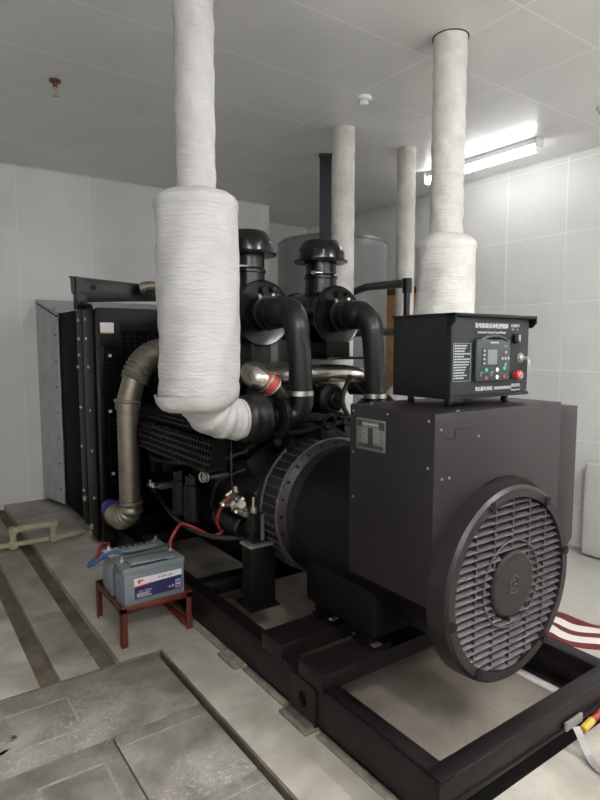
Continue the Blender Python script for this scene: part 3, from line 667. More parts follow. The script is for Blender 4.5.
# ---- radiator
RX0, RX1, RY = 1.30, 2.62, 4.42
b = MB()
b.box(RX0, RX1, RY, 4.98, .10, 1.87, .006); b.box(RX0, RX1, 4.98, 5.6, .12, 1.885, .004)
b.box(RX0 + .05, RX1 - .05, RY + .02, 4.9, .018, .11, .004)
rad = b.build('radiator', M['paint_dark'], G)
b = MB()
b.box(RX0 - .012, RX0 + .03, RY - .012, RY + .05, .06, 1.875, .003); b.box(RX0 - .016, RX0, 4.55, 4.80, .06, 1.9, .004); b.box(RX0 - .010, RX0, 4.84, 5.0, .12, 1.88, .003)
b.box(RX0, RX1, RY - .015, RY + .02, 1.70, 1.875, .004); b.box(RX0, RX1, RY - .015, RY + .02, .1, .25, .004)
b.build('radiator_frame', M['paint'], rad)
b = MB()
for i in range(36): z = .28 + i * .0395; b.box(RX0 + .04, RX1 - .04, RY - .012, RY - .006, z, z + .006, 0)
for i in range(24): x = RX0 + .05 + i * .053; b.box(x, x + .005, RY - .016, RY - .010, .26, 1.70, 0)
b.build('core_guard', M['paint'], rad)
b = MB()
for (y, z) in [(4.92, 1.80), (4.70, 1.80), (4.93, 1.518), (4.66, 1.428), (4.93, 1.65), (4.70, 1.65), (4.93, 1.09), (4.65, 1.09), (4.94, .765), (4.63, .77), (4.93, .395), (4.62, .395), (4.97, 1.42)]:
    b.cyl((RX0 - .008, y, z), (RX0 - .024, y, z), .012, seg=12)
for (x, z) in [(1.37, 1.52), (1.36, 1.10), (1.37, .62), (1.8, 1.78)]: b.cyl((x, RY - .01, z), (x, RY - .022, z), .012, seg=12)
b.build('radiator_screws', M['screw'], rad)
b = MB(); b.box(1.29, 1.45, RY - .03, RY - .012, 1.59, 1.80, .003); b.build('warning_plate', M['paint'], rad)
b = MB(); b.box(1.30, 1.40, RY - .034, RY - .030, 1.695, 1.765, 0); st = b.build('warning_sticker', M['white_label'], rad)
b = MB(); b.box(1.30, 1.40, RY - .0345, RY - .030, 1.685, 1.695, 0); b.build('sticker_band', M['wood'], rad)
b = MB()
for (y, z, r) in [(5.08, .09, .022), (4.76, .07, .03), (4.9, .33, .025), (4.72, .14, .026)]: b.cyl((1.27, y, z), (1.31, y, z), r, seg=12, bev=.004)
b.build('drain_fittings', M['steel'], rad)
# bracket over the radiator
b = MB()
b.prism([(1.18, 4.70, 2.115), (1.93, 4.70, 2.075), (1.93, 4.70, 1.965), (1.28, 4.70, 1.93), (1.22, 4.70, 1.95), (1.185, 4.70, 2.0)], (0, .012, 0), .002)
b.prism([(1.18, 4.70, 2.115), (1.93, 4.70, 2.075), (1.93, 4.75, 2.075), (1.18, 4.75, 2.115)], (0, 0, .01))
b.box(1.20, 1.30, 4.69, 4.72, 1.87, 2.0, .004); b.box(1.21, 1.225, 4.66, 4.74, 1.87, 2.12, .003)
br = b.build('radiator_bracket', M['paint_grey'], G)
b = MB(); b.cyl((1.345, 4.70, 2.045), (1.345, 4.68, 2.045), .022); b.cyl((1.26, 4.66, 1.93), (1.26, 4.70, 1.93), .012); b.cyl((1.20, 4.60, 1.90), (1.30, 4.60, 1.90), .014); b.build('bracket_plug', M['castiron'], br)
b = MB(); b.tube([(1.70, 4.62, 2.05), (1.74, 4.6, 2.07), (1.80, 4.58, 2.07), (1.85, 4.56, 2.02), (1.87, 4.54, 1.94), (1.89, 4.5, 1.70)], .038, 20, smooth=6); b.torus((1.72, 4.62, 2.055), (1, 0, 0), .042, .01); b.torus((1.86, 4.55, 1.98), (0, 0, 1), .042, .01)
b.build('vent_elbow', M['steel_pipe'], G)
# coolant pipe with corrugated elbows in front of the radiator
PX, PY = 1.375, 4.05; pr_ = .089
b = MB(); b.tube([(PX, PY, 1.19), (PX, PY, .48)], .075, 32); cp = b.build('coolant_pipe', M['steel_pipe'], G)
p, R = corr([(PX + .045, PY - .01, 1.35), (PX + .085, PY - .01, 1.44), (PX + .17, PY + .0, 1.52), (PX + .28, PY, 1.555), (PX + .40, PY, 1.56)], .093, .006, 20, 6)
b = MB(); b.tube(p, R, 32); b.build('corrugated_elbow', M['steel_pipe'], G, angle=80)
b = MB(); b.tube([(PX, PY, 1.15), (PX + .01, PY, 1.22), (PX + .052, PY - .01, 1.37)], .080, 32, smooth=5); b.torus((PX, PY, 1.20), (0.15, 0, 1), .082, .013); b.tube([(PX, PY, 1.20), (PX, PY, 1.15)], .086, 32); b.build('pipe_collar', M['steel_pipe'], G)
p, R = corr([(PX, PY, .50), (PX - .0, PY, .42), (PX - .03, PY + .09, .345), (PX - .03, PY + .24, .33)], .080, .007, 10, 6)
b = MB(); b.tube(p, R, 32); b.build('corrugated_elbow', M['steel_pipe'], G, angle=80)
b = MB(); b.tube([(PX - .05, PY + .27, .37), (PX - .05, PY + .31, .37)], .07, 24); b.build('blue_hose_end', M['blue_plastic'], G, label='blue end cap')

# ================================================================ RADIATOR AIR DUCT
b = MB()
dv = [(1.285, 5.61, .12), (1.285, 5.61, 1.885), (1.26, 6.395, 2.05), (1.26, 6.395, .03)]
dr = [(2.635, y, z) for (x, y, z) in dv]
def quad_shell(b, a, c, th): b.prism(a, c)
b.prism(dv, (0.006, 0, 0)); b.prism([(2.635, y, z) for (x, y, z) in dv], (0.006, 0, 0))
b.prism([dv[1], dv[2], (2.64, 6.395, 2.05), (2.64, 5.61, 1.885)], (0, 0, 0.005)); b.prism([dv[0], dv[3], (2.64, 6.395, .03), (2.64, 5.61, .12)], (0, 0, 0.005))
duct = tag(b.build('radiator_air_duct', M['galv']), 'blue-grey galvanised sheet duct between black radiator and back wall', 'duct')
b = MB()
for i in range(8):
    z = .25 + i * .24
    b.cyl((1.284 - .004, 5.70, z), (1.272, 5.70, z), .008, seg=8)
for i in range(9):
    t = i / 8; y = 5.63 + t * .7; b.cyl((1.283 - .02 * t, y, 1.86 + t * .155), (1.268 - .02 * t, y, 1.86 + t * .155), .008, seg=8)
b.build('rivets', M['castiron'], duct)

# ================================================================ EXHAUST SILENCERS
def silencer(cx, cy, zt, zb, r, rp, m, label, seedv, body_only=False):
    T = thing('wrapped_silencer', (cx, cy, zb), label, 'exhaust silencer', 'cloth-wrapped exhaust silencers')
    rnd = random.Random(seedv); ph = [rnd.uniform(0, 6) for _ in range(8)]
    def jit(a, h):
        v = .004 * math.sin(3 * a + 4 * h + ph[0]) + .003 * math.sin(7 * a - 13 * h + ph[1]) + .0025 * math.sin(2 * a + 38 * h + ph[2]) * (0.5 + .5 * math.sin(a + ph[3])) + .0008 * math.sin(61 * h + 2 * a + ph[4])
        return v
    prof = [(0, zb - .02), (r * .5, zb - .02), (r * .82, zb - .015), (r * .93, zb + .005), (r * 1.0, zb + .03), (r * 1.01, zb + .07), (r * .985, zb + .10)]
    n = 60
    for i in range(1, n): prof.append((r * (1.0 - .01 * math.sin(i / n * PI * 3)), zb + .10 + (zt - .02 - zb - .10) * i / n))
    prof += [(r * 1.0, zt - .01), (r * 1.03, zt), (r * 1.03, zt + .02), (r * .97, zt + .04), (r * .80, zt + .062), (rp * 1.25, zt + .075), (rp * 1.05, zt + .08)]
    b = MB(); b.lathe(prof, (cx, cy, 0), (0, 0, 1), 96, jit); b.build('silencer_body', m, T, angle=80)
    b = MB(); pf = [(rp * (1 + .012 * math.sin(i * .9 + ph[5])), zt + .05 + (CZ - zt - .05) * i / 80) for i in range(81)]
    b.lathe(pf, (cx, cy, 0), (0, 0, 1), 48, lambda a, h: .0018 * math.sin(5 * a + 30 * h + ph[6]) + .0015 * math.sin(a + 60 * h)); b.build('flue_pipe', m, T, angle=80)
    return T
s1 = silencer(1.187, 2.49, 2.215, 1.335, .187, .088, M['wrap'], 'clean white cloth-wrapped exhaust silencer hanging in front of the engine', 1)
b = MB()
p = catmull([Vector(q) for q in [(1.20, 2.49, 1.40), (1.215, 2.49, 1.345), (1.245, 2.50, 1.29), (1.30, 2.51, 1.255), (1.37, 2.515, 1.238), (1.435, 2.52, 1.235)]], 7)
n = len(p); rr = random.Random(5)
b.tube(p, [(.135 - .035 * min(1, i / (n * .6))) + .004 * math.sin(i * .9) + .004 * rr.random() for i in range(n)], 36); b.build('wrapped_elbow', M['wrap_elbow'], s1, angle=80)
b = MB(); b.lathe([(.13, 1.295), (.155, 1.305), (.180, 1.335), (.188, 1.37)], (1.165, 2.49, 0), (0, 0, 1), 48, lambda a, h: .012 * math.sin(4 * a + 1) * (1.37 - h) / .12); b.build('loose_wrap_hem', M['wrap_elbow'], s1, angle=80)
s2 = silencer(2.74, 2.375, 2.165, 1.335, .172, .095, M['wrap_old'], 'dusty wrapped exhaust silencer behind the control panel box', 2)
b = MB(); b.tube([(2.74, 2.40, 1.37), (2.70, 2.43, 1.33), (2.62, 2.46, 1.315), (2.55, 2.50, 1.29), (2.49, 2.54, 1.23)], [.14, .13, .11, .10, .09], 32, smooth=6); b.build('wrapped_elbow', M['wrap_elbow'], s2, angle=80)
def flange_ring(x, y, r):
    b = MB(); b.lathe([(r, CZ - .003), (r + .007, CZ - .003), (r + .008, CZ)], (x, y, 0), (0, 0, 1), 40); return b
for par, x, y, r in ((s1, 1.187, 2.49, .090), (s2, 2.74, 2.375, .097)): flange_ring(x, y, r).build('ceiling_gap_ring', M['paint_grey'], par)

# distant wrapped pipes and duct
def back_pipe(x, y, r, m, label):
    b = MB(); n = 90; b.lathe([(r * (1 + .01 * math.sin(i * .8)), -.31 + (CZ + .31) * i / n) for i in range(n + 1)], (x, y, 0), (0, 0, 1), 40, lambda a, h: .0015 * math.sin(3 * a + 40 * h))
    return tag(b.build('wrapped_pipe', m, angle=80), label, 'pipe', 'wrapped pipes in the back')
back_pipe(3.14, 3.82, .093, M['wrap_old'], 'white wrapped vertical pipe standing right beside the dark flat duct')
back_pipe(3.915, 3.87, .083, M['wrap_old'], 'white wrapped vertical pipe between grey tank and dusty silencer')
b = MB(); b.box(-.055, .055, -.04, .04, 2.0, CZ, .003, Matrix.Translation((3.42, 4.42, 0)) @ Matrix.Rotation(math.radians(-36), 4, 'Z'))
b.box(-.063, .063, -.048, .048, 3.335, CZ, .002, Matrix.Translation((3.42, 4.42, 0)) @ Matrix.Rotation(math.radians(-36), 4, 'Z'))
tag(b.build('flat_duct', M['navy']), 'dark navy flat duct dropping from the ceiling to the grey tank', 'duct')
# grey tank
tx, ty = 3.86, 4.87
b = MB(); b.lathe([(0, 2.70), (.40, 2.69), (.535, 2.665), (.565, 2.62), (.572, 2.55), (.572, -.25), (.55, -.30), (0, -.31)], (tx, ty, 0), (0, 0, 1), 72)
tank = tag(b.build('storage_tank', M['tankgrey']), 'tall grey cylindrical tank standing behind the engine', 'tank')
b = MB(); b.torus((tx, ty, 2.63), (0, 0, 1), .567, .007, 72, 6); b.torus((tx, ty, .1), (0, 0, 1), .573, .007, 72, 6); b.build('tank_seam', M['tankgrey'], tank)
# black conduit from tank
b = MB(); b.tube([(3.60, 4.39, 2.06), (3.30, 3.70, 2.08), (3.10, 3.08, 2.045), (3.085, 3.03, 2.04), (3.08, 3.02, 2.0), (3.08, 3.02, -.31)], [.03, .03, .03, .03, .024, .02], 16)
cd = tag(b.build('black_conduit', M['rubber']), 'black pipe from the grey tank bending down behind the control box', 'pipe')
b = MB(); b.cyl((3.08, 3.02, 2.075), (3.08, 3.02, 1.97), .034); b.build('elbow_fitting', M['rubber'], cd)
b = MB(); b.tube([(3.62, 4.39, 1.70), (3.08, 3.04, 1.70)], .028, 16); b.build('lower_branch', M['rubber'], cd)

# ================================================================ CONTROL PANEL BOX
PXL, PXR, PY0, PY1, PZ0, PZ1 = 1.760, 2.262, 1.480, 1.80, 1.388, 1.722
CP = thing('control_panel_box', (2.0, 1.62, 1.357), 'black control panel box with small screen and red button on the generator', 'control panel')
b = MB()
b.box(PXL, PXR, PY0 + .02, PY1, PZ0, PZ1 - .01, .002)
b.box(PXL - .004, PXR + .022, PY0 - .012, PY1 + .005, PZ1 - .012, PZ1, .002)                          # hood top
for x0 in (PXL - .004, PXR + .014): b.prism([(x0, PY0 + .03, PZ1), (x0, PY0 - .012, PZ1), (x0, PY0 - .012, PZ1 - .03), (x0, PY0 + .008, PZ1 - .05), (x0, PY0 + .03, PZ1 - .05)], (.008, 0, 0))
b.prism([(PXL - .004, PY0 + .03, PZ1 - .04), (PXL - .004, PY0 + .006, PZ1 - .04), (PXL - .004, PY0 + .006, PZ0), (PXL - .004, PY0 + .03, PZ0)], (.008, 0, 0))
b.box(PXL, PXR, PY0 + .004, PY0 + .03, PZ0, PZ0 + .012, .001)
b.build('box_shell', M['panel'], CP)
b = MB(); b.box(PXL + .006, PXR - .004, PY0 + .010, PY0 + .022, PZ0 + .014, PZ1 - .014, 0); face = b.build('front_face', M['panel_face'], CP)
for x in (PXL + .05, PXR - .09):
    for y in (PY0 + .06, PY1 - .06):
        b = MB(); b.box(x - .010, x + .010, y - .012, y + .012, 1.3575, PZ0, .002); b.build('foot', M['rubber'], CP)
FYY = PY0 + .010
def fp(u, v):   # photo-plane fractions on the front face: u 0..1 left-right, v 0..1 top-bottom
    return PXL + u * (PXR - PXL), PZ1 - v * (PZ1 - PZ0)
# controller module
b = MB(); (x0, z1), (x1, z0) = fp(.27, .30), fp(.70, .80); b.box(x0, x1, FYY - .016, FYY, z0, z1, .008)
b.tube(arc(((x0 + x1) / 2, FYY - .014, z1 - .20), (1, 0, 0), (0, 0, 1), .214, 66, 114, 14), .006, 8); ctrl = b.build('controller', M['ctrl'], CP)
b = MB(); (x0, z1), (x1, z0) = fp(.335, .40), fp(.54, .62); b.box(x0, x1, FYY - .0185, FYY - .015, z0, z1, 0); b.build('screen_bezel', M['black_label'], ctrl)
b = MB(); (x0, z1), (x1, z0) = fp(.40, .42), fp(.52, .60); b.box(x0, x1, FYY - .0195, FYY - .0184, z0, z1, 0); b.build('screen', M['screen'], ctrl)
b = MB()
for i in range(4):
    x, z = fp(.355, .435 + i * .05); b.box(x - .004, x + .008, FYY - .0195, FYY - .0184, z - .003, z + .003, 0)
for dx, dz in ((0, .025), (0, -.025), (-.02, 0), (.02, 0), (0, 0)):
    x, z = fp(.635, .53); b.cyl((x + dx, FYY - .016, z + dz), (x + dx, FYY - .019, z + dz), .0055, seg=12)
for u in (.34, .47):
    x, z = fp(u, .715); b.box(x - .008, x + .008, FYY - .0175, FYY - .016, z + .007, z + .009, 0); b.box(x - .008, x - .006, FYY - .0175, FYY - .016, z - .008, z + .009, 0)
b.build('controller_keys', M['print_dim'], ctrl)
for u, v, mm in ((.39, .675, 'green'), (.39, .775, 'red_button'), (.53, .675, 'white_button'), (.53, .765, 'white_button'), (.62, .66, 'green'), (.62, .76, 'red_button')):
    x, z = fp(u, v - .01); b = MB(); b.cyl((x, FYY - .015, z), (x, FYY - .020, z), .0085, seg=16, bev=.002); b.build('push_button', M[mm], ctrl, label={'green': 'green button', 'red_button': 'red button', 'white_button': 'white button'}[mm])
x, z = fp(.49, .335); text('SmartGen', 'controller_lettering', .013, (x, FYY - .0165, z), '-y', M['print'], ctrl)
x, z = fp(.635, .385); text('HGM', 'model_lettering', .009, (x, FYY - .0165, z), '-y', M['print_dim'], ctrl)
x, z = fp(.49, .14); text('发电机组自动化控制屏', 'title_lettering', .0215, (x, FYY - .001, z), '-y', M['print'], face, bold=.0002)
x, z = fp(.49, .215); text('Automatic Genset Control Panel', 'subtitle_lettering', .0135, (x, FYY - .001, z), '-y', M['print'], face)
x, z = fp(.30, .895); text('售后服务热线：', 'service_lettering', .0175, (x, FYY - .001, z), '-y', M['print'], face, align='LEFT')
b = MB(); x, z = fp(.545, .895)
for i in range(11): b.box(x + i * .0105, x + i * .0105 + .0072, FYY - .0008, FYY + .001, z - .006, z + .006, 0)
b.build('number_strokes', M['print_dim'], face)
x, z = fp(.83, .885); text('紧急停机', 'stop_lettering', .0155, (x, FYY - .001, z + .003), '-y', M['print'], face)
x, z = fp(.83, .93); text('Emergency Stop', 'stop_lettering', .0095, (x, FYY - .001, z), '-y', M['print'], face)
x, z = fp(.80, .135); text('关 控制 开', 'switch_lettering', .0135, (x, FYY - .001, z + .002), '-y', M['print'], face)
x, z = fp(.80, .165); text('OFF      ON', 'switch_lettering', .009, (x, FYY - .001, z - .003), '-y', M['print_dim'], face)
# instruction table
b = MB(); (x0, z1), (x1, z0) = fp(.03, .345), fp(.235, .79)
for q in ((x0, x1, z1 - .0012, z1), (x0, x1, z0, z0 + .0012), (x0, x0 + .0012, z0, z1), (x1 - .0012, x1, z0, z1)): b.box(q[0], q[1], FYY - .0012, FYY + .001, q[2], q[3], 0)
random.seed(11)
for i in range(13):
    z = z1 - .010 - i * .0105; w = random.uniform(.55, .95); x = x0 + .006
    while x < x0 + (x1 - x0) * w:
        d = random.uniform(.006, .016); b.box(x, min(x + d, x1 - .004), FYY - .0012, FYY + .001, z - .0028, z + .0028, 0); x += d + .003
b.build('instruction_table', M['print_dim'], face)
# key switch, e-stop, key bunch
x, z = fp(.80, .285); b = MB(); b.cyl((x, FYY, z), (x, FYY - .018, z), .021, seg=28, bev=.003); ks = b.build('selector_switch', M['castiron'], CP)
b = MB(); b.torus((x, FYY - .014, z), (0, 1, 0), .017, .003); b.box(x - .004, x + .004, FYY - .026, FYY - .016, z - .015, z + .015, .002); b.build('selector_ring', M['steel'], ks)
x, z = fp(.81, .745); b = MB(); b.cyl((x, FYY, z), (x, FYY - .02, z), .014, seg=24); b.lathe([(0, -.034), (.016, -.032), (.021, -.026), (.021, -.018), (0, -.016)], (x, FYY, z), (0, 1, 0), 28)
es = b.build('emergency_stop_button', M['red_button'], CP, label='red mushroom stop button')
b = MB(); b.torus((x, FYY - .034, z), (0, 1, 0), .011, .0012); b.build('button_arrow_ring', M['print'], es)
x, z = fp(.885, .53); b = MB(); b.cyl((x, FYY, z), (x, FYY - .012, z), .015, seg=24, bev=.003); b.torus((x, FYY - .002, z), (0, 1, 0), .019, .002)
b.box(x + .004, x + .014, FYY - .030, FYY - .010, z - .005, z + .006, .001); kl = b.build('key_lock', M['steel'], CP)
b = MB(); b.torus((x + .018, FYY - .026, z - .004), (0, 1, .3), .010, .0015); b.box(x + .010, x + .034, FYY - .030, FYY - .027, z - .030, z - .010, .001); b.box(x + .018, x + .026, FYY - .030, FYY - .027, z - .062, z - .028, .001)
b.box(x + .018, x + .034, FYY - .025, FYY - .022, z - .018, z + .003, .001)
b.build('key_bunch', M['steel'], kl)

# ================================================================ BATTERIES ON RED RACK
RK = thing('battery_rack', (1.135, 3.17, 0), 'rust-red angle-iron rack carrying two grey batteries', 'rack')
for (x, y) in ((.95, 2.96), (1.32, 2.96), (.95, 3.38), (1.32, 3.38)):
    b = MB(); sx = 1 if x < 1.1 else -1; sy = 1 if y < 3.1 else -1
    b.box(min(x - sx * .017, x - sx * .012), max(x - sx * .017, x - sx * .012), y - .017, y + .017, 0, .215, .001); b.box(x - .017, x + .017, min(y - sy * .017, y - sy * .012), max(y - sy * .017, y - sy * .012), 0, .215, .001)
    b.build('leg', M['rack'], RK)
b = MB()
for y, s in ((2.943, 1), (3.397, -1)):
    b.box(.933, 1.337, min(y, y + s * .005), max(y, y + s * .005), .186, .222, .001); b.box(.933, 1.337, min(y, y + s * .035), max(y, y + s * .035), .186, .191, .001)
for x, s in ((.933, 1), (1.337, -1)):
    b.box(min(x, x + s * .005), max(x, x + s * .005), 2.943, 3.397, .186, .222, .001); b.box(min(x, x + s * .035), max(x, x + s * .035), 2.943, 3.397, .186, .191, .001)
b.box(.935, 1.335, 3.155, 3.185, .186, .191, .001)
b.build('top_frame', M['rack'], RK)
b = MB(); b.box(1.30, 1.335, 2.96, 3.38, .018, .023, .001); b.box(1.330, 1.335, 2.96, 3.38, .018, .05, .001); b.build('stretcher', M['rack'], RK)
def battery(x0, y0, zl, label, front):
    w, d, h = .342, .150, .225
    B = thing('battery', (x0 + w / 2, y0 + d / 2, .1915), label, 'battery', 'batteries on the red rack')
    z = .1915
    b = MB(); b.box(x0, x0 + w, y0, y0 + d, z, z + h - .035, .006)
    for k in range(5): b.box(x0 - .003, x0 + .002, y0 + .02 + k * .026, y0 + .03 + k * .026, z + .01, z + h - .05, .001)
    b.build('case', M['battery'], B)
    b = MB(); b.box(x0 - .004, x0 + w + .004, y0 - .004, y0 + d + .004, z + h - .036, z + h, .006); b.box(x0 + .05, x0 + w - .05, y0 + .035, y0 + d - .03, z + h, z + h + .012, .005); b.build('lid', M['battery_lid'], B)
    for k, x in enumerate((x0 + .03, x0 + w - .03)):
        b = MB(); b.cyl((x, y0 + d - .035, z + h), (x, y0 + d - .035, z + h + .022), .011, .009, 16); b.box(x - .018, x + .018, y0 + d - .052, y0 + d - .018, z + h + .004, z + h + .014, .002); b.bolt((x, y0 + d - .035, z + h + .02), (0, 0, 1), .008, .012)
        b.build('terminal', M['steel'], B)
    if front:
        b = MB(); b.box(x0 + .04, x0 + .25, y0 + .006, y0 + .028, z + h - .001, z + h + .002, 0); b.build('top_label', M['black_label'], B)
        b = MB(); b.box(x0 + .035, x0 + .30, y0 + .028, y0 + .034, z + h - .001, z + h + .0015, 0); b.build('top_label_edge', M['white_label'], B)
        lx0, lx1 = x0 + .055, x0 + .325; lz0, lz1 = z + .048, z + .160
        b = MB(); b.box(lx0, lx1, y0 - .0012, y0, lz0, lz1, 0); b.build('white_label', M['white_label'], B)
        b = MB(); b.prism([(lx0, y0 - .002, lz0), (lx1, y0 - .002, lz0), (lx1, y0 - .002, lz1 - .032), (lx0 + .12, y0 - .002, lz1 - .037), (lx0, y0 - .002, lz1 - .048)], (0, .001, 0)); b.build('navy_label', M['navy_label'], B)
        b = MB(); b.prism([(lx0, y0 - .0028, lz1 - .050), (lx0 + .10, y0 - .0028, lz1 - .040), (lx0 + .10, y0 - .0028, lz1 - .035), (lx0, y0 - .0028, lz1 - .042)], (0, .001, 0))
        b.prism([(lx0 + .022, y0 - .0028, lz1 - .030), (lx0 + .032, y0 - .0028, lz1 - .030), (lx0 + .036, y0 - .0028, lz1 - .018), (lx0 + .05, y0 - .0028, lz1 - .018), (lx0 + .052, y0 - .0028, lz1 - .010), (lx0 + .018, y0 - .0028, lz1 - .010)], (0, .001, 0)); b.build('red_logo', M['red_label'], B)
        text('6-QW-120', 'battery_lettering', .018, (lx0 + .175, y0 - .002, lz1 - .018), '-y', M['rack'], B)
        text('12V 120Ah', 'battery_lettering', .017, (lx0 + .06, y0 - .003, lz0 + .038), '-y', M['print'], B)
        b = MB()
        for i, wd in ((0, .085), (1, .07), (2, .075)): b.box(lx0 + .012, lx0 + .012 + wd, y0 - .003, y0 - .0015, lz0 + .008 + i * .008, lz0 + .012 + i * .008, 0)
        b.box(lx1 - .058, lx1 - .048, y0 - .003, y0 - .0015, lz0 + .020, lz0 + .034, 0); b.box(lx1 - .076, lx1 - .066, y0 - .003, y0 - .0015, lz0 + .020, lz0 + .030, 0); b.build('label_lines', M['print'], B)
        b = MB(); b.box(lx1 - .034, lx1 - .008, y0 - .003, y0 - .0015, lz0 + .033, lz0 + .055, 0); b.build('blue_icon', M['blue_label'], B)
        b = MB(); b.box(lx1 - .034, lx1 - .008, y0 - .003, y0 - .0015, lz0 + .012, lz0 + .028, 0); b.build('red_icon', M['red_label'], B)
        b = MB(); b.box(lx1 - .036, lx1 - .006, y0 - .0025, y0 - .001, lz0 + .010, lz0 + .057, 0); b.build('icon_backing', M['white_label'], B)
    else:
        b = MB(); b.box(x0 + .0, x0 + .06, y0 + .02, y0 + .13, z + h + .0003, z + h + .0015, 0); b.build('top_label', M['white_label'], B)
        b = MB()
        for k in range(6): b.cyl((x0 + .09 + k * .035, y0 + .09, z + h + .01), (x0 + .09 + k * .035, y0 + .09, z + h + .022), .011, seg=14)
        b.build('filler_cap', M['black_label'], B)
    return B
battery(.962, 2.972, .2, 'grey battery with white and navy label, nearest on the red rack', True)
battery(.958, 3.19, .2, 'grey battery behind the labelled one on the red rack', False)
def cable(pts, r, m, label, smooth=8, cat='cable'):
    b = MB(); b.tube(pts, r, 10, smooth=smooth); return tag(b.build('battery_cable', m, angle=80), label, cat, 'battery cables')
cable([(1.274, 3.087, .44), (1.275, 3.087, .475), (1.30, 3.09, .52), (1.36, 3.12, .555), (1.44, 3.10, .52), (1.50, 3.0, .49), (1.56, 2.96, .53), (1.575, 2.93, .60)], .009, M['red_cable'], 'red cable arching from the right battery terminal to the engine')
cable([(.985, 3.305, .45), (.985, 3.30, .465), (.925, 3.24, .475), (.88, 3.18, .43), (.86, 3.17, .40)], .009, M['red_cable'], 'short red cable looping off the left battery terminals')
cable([(.992, 3.087, .45), (.99, 3.09, .465), (.93, 3.10, .475), (.85, 3.13, .425), (.835, 3.17, .405), (.87, 3.20, .42), (.92, 3.22, .45)], .010, M['blue_cable'], 'blue taped cable looping over the left end of the batteries')
cable([(.992, 3.10, .465), (1.03, 3.105, .45), (1.12, 3.115, .445), (1.22, 3.11, .45), (1.27, 3.10, .462)], .006, M['black_cable'], 'thin black cable lying across the battery tops')
cable([(1.475, 2.70, .80), (1.46, 2.80, .72), (1.455, 2.86, .62), (1.50, 2.90, .55)], .009, M['red_cable'], 'short red cable hanging from the bright fittings on the engine', cat='cable')

# ================================================================ PVC PIPE, SHIMS, HOSE
b = MB(); r = .024
b.tube([(-.6, 4.97, .026), (1.0, 4.965, .026)], .020, 14)
pv = tag(b.build('pvc_pipe', M['pvc']), 'beige plastic drain pipe crossing the floor channels with a raised loop', 'pipe')
b = MB(); b.tube([(.735, 4.93, .03), (.735, 4.93, .145)], r, 16); b.tube([(.735, 4.93, .155), (1.035, 4.93, .155)], r, 16); b.tube([(1.035, 4.93, .155), (1.035, 4.93, .03)], r, 16); b.tube([(1.035, 4.93, .026), (1.28, 4.985, .026)], r, 16)
b.build('raised_loop', M['pvc'], pv)
for (x, z) in ((.735, .15), (1.035, .15), (1.035, .035), (.735, .035)):
    b = MB(); b.cyl((x, 4.93, z - .03), (x, 4.93, z + .03), .031, bev=.004); b.cyl((x - .03, 4.93, z), (x + .03, 4.93, z), .031, bev=.004); b.build('pipe_elbow', M['pvc'], pv)
for (y0, y1, lab) in ((2.42, 2.60, 'concrete shim wedged under the skid, nearer the battery rack'), (1.82, 2.02, 'concrete shim under the skid below the lifting lug')):
    b = MB(); b.box(1.315, 1.45, y0, y1, 0, .017, .003); tag(b.build('concrete_shim', M['shim']), lab, 'shim', 'concrete shims under the skid')
b = MB(); b.box(1.325, 1.368, 1.83, 2.0, .017, .027, .002); tag(b.build('steel_shim', M['steel']), 'thin steel packing strip lying on the shim under the lug', 'shim')
# mortar fillet along the rail
b = MB(); b.box(1.345, 1.385, 2.62, 4.6, 0, .014, .004); b.box(1.350, 1.385, 1.19, 1.80, 0, .008, .003); b.box(1.35, 1.385, 2.04, 2.40, 0, .012, .004); struct(b.build('trim_10', M['shim']))
b = MB(); b.box(2.425, 2.464, 1.25, 4.6, 0, .016, .003); struct(b.build('trim_11', M['white_paint']))  # white strip painted for light leaking under the right rail
H = thing('earthing_strap', (2.15, 1.12, 0), 'silver earth strap with red and yellow cable at the skid end', 'cable')
b = MB(); b.tube([(2.9, 1.16, .05), (2.55, 1.165, .07), (2.35, 1.145, .085), (2.24, 1.14, .075)], .013, 12, smooth=6); b.build('red_cable', M['red_cable'], H, label='red cable')
b = MB(); b.tube([(2.265, 1.142, .078), (2.23, 1.14, .074), (2.19, 1.138, .07)], .0155, 12, smooth=3); b.build('yellow_tape', M['yellow'], H, label='yellow tape')
b = MB()
pa = catmull([Vector(q) for q in [(2.16, 1.15, .085), (2.15, 1.13, .07), (2.13, 1.08, .02), (2.10, 1.02, .008), (2.13, .96, .006), (2.22, .92, .006)]], 5)
for k in range(len(pa) - 1):
    a, c = pa[k], pa[k + 1]; t = (c - a).normalized(); w = t.cross(Vector((0, 0, 1))).normalized() * .016
    b.prism([a - w, c - w, c + w, a + w], (0, 0, .004))
b.box(2.10, 2.22, 1.155, 1.166, .085, .12, .002); b.build('strap', M['dull'], H)

# ================================================================ CEILING AND WALL FITTINGS
def batten_lamp(x, y, label, twin=False, m='tube'):
    L = thing('fluorescent_lamp', (x, y, CZ), label, 'lamp', 'ceiling batten lamps')
    b = MB(); b.box(x - .035, x + .035, y - .63, y + .63, 3.30, CZ - .002, .004); b.build('batten', M['white'], L)
    for dx in ((-.05, .05) if twin else (0,)):
        b = MB(); r = .018 if twin else .027; b.cyl((x + dx, y - .61, 3.262), (x + dx, y + .61, 3.262), r, seg=20); b.build('tube', M[m], L)
    for yy in (y - .64, y + .62):
        b = MB(); b.box(x - .015 - .05 * twin, x + .015 + .05 * twin, yy, yy + .022, 3.24, 3.30, .003); b.box(x - .05, x + .05, yy - .02, yy, 3.27, CZ - .002, .008); b.build('end_holder', M['white'], L)
batten_lamp(4.62, 3.66, 'lit fluorescent batten lamp on the ceiling near the right wall', m='tube_dim')
batten_lamp(3.2, -0.7, 'twin-tube batten lamp on the ceiling behind the viewer at the right', True)
batten_lamp(0.3, -0.9, 'twin-tube batten lamp on the ceiling behind the viewer at the left', True)
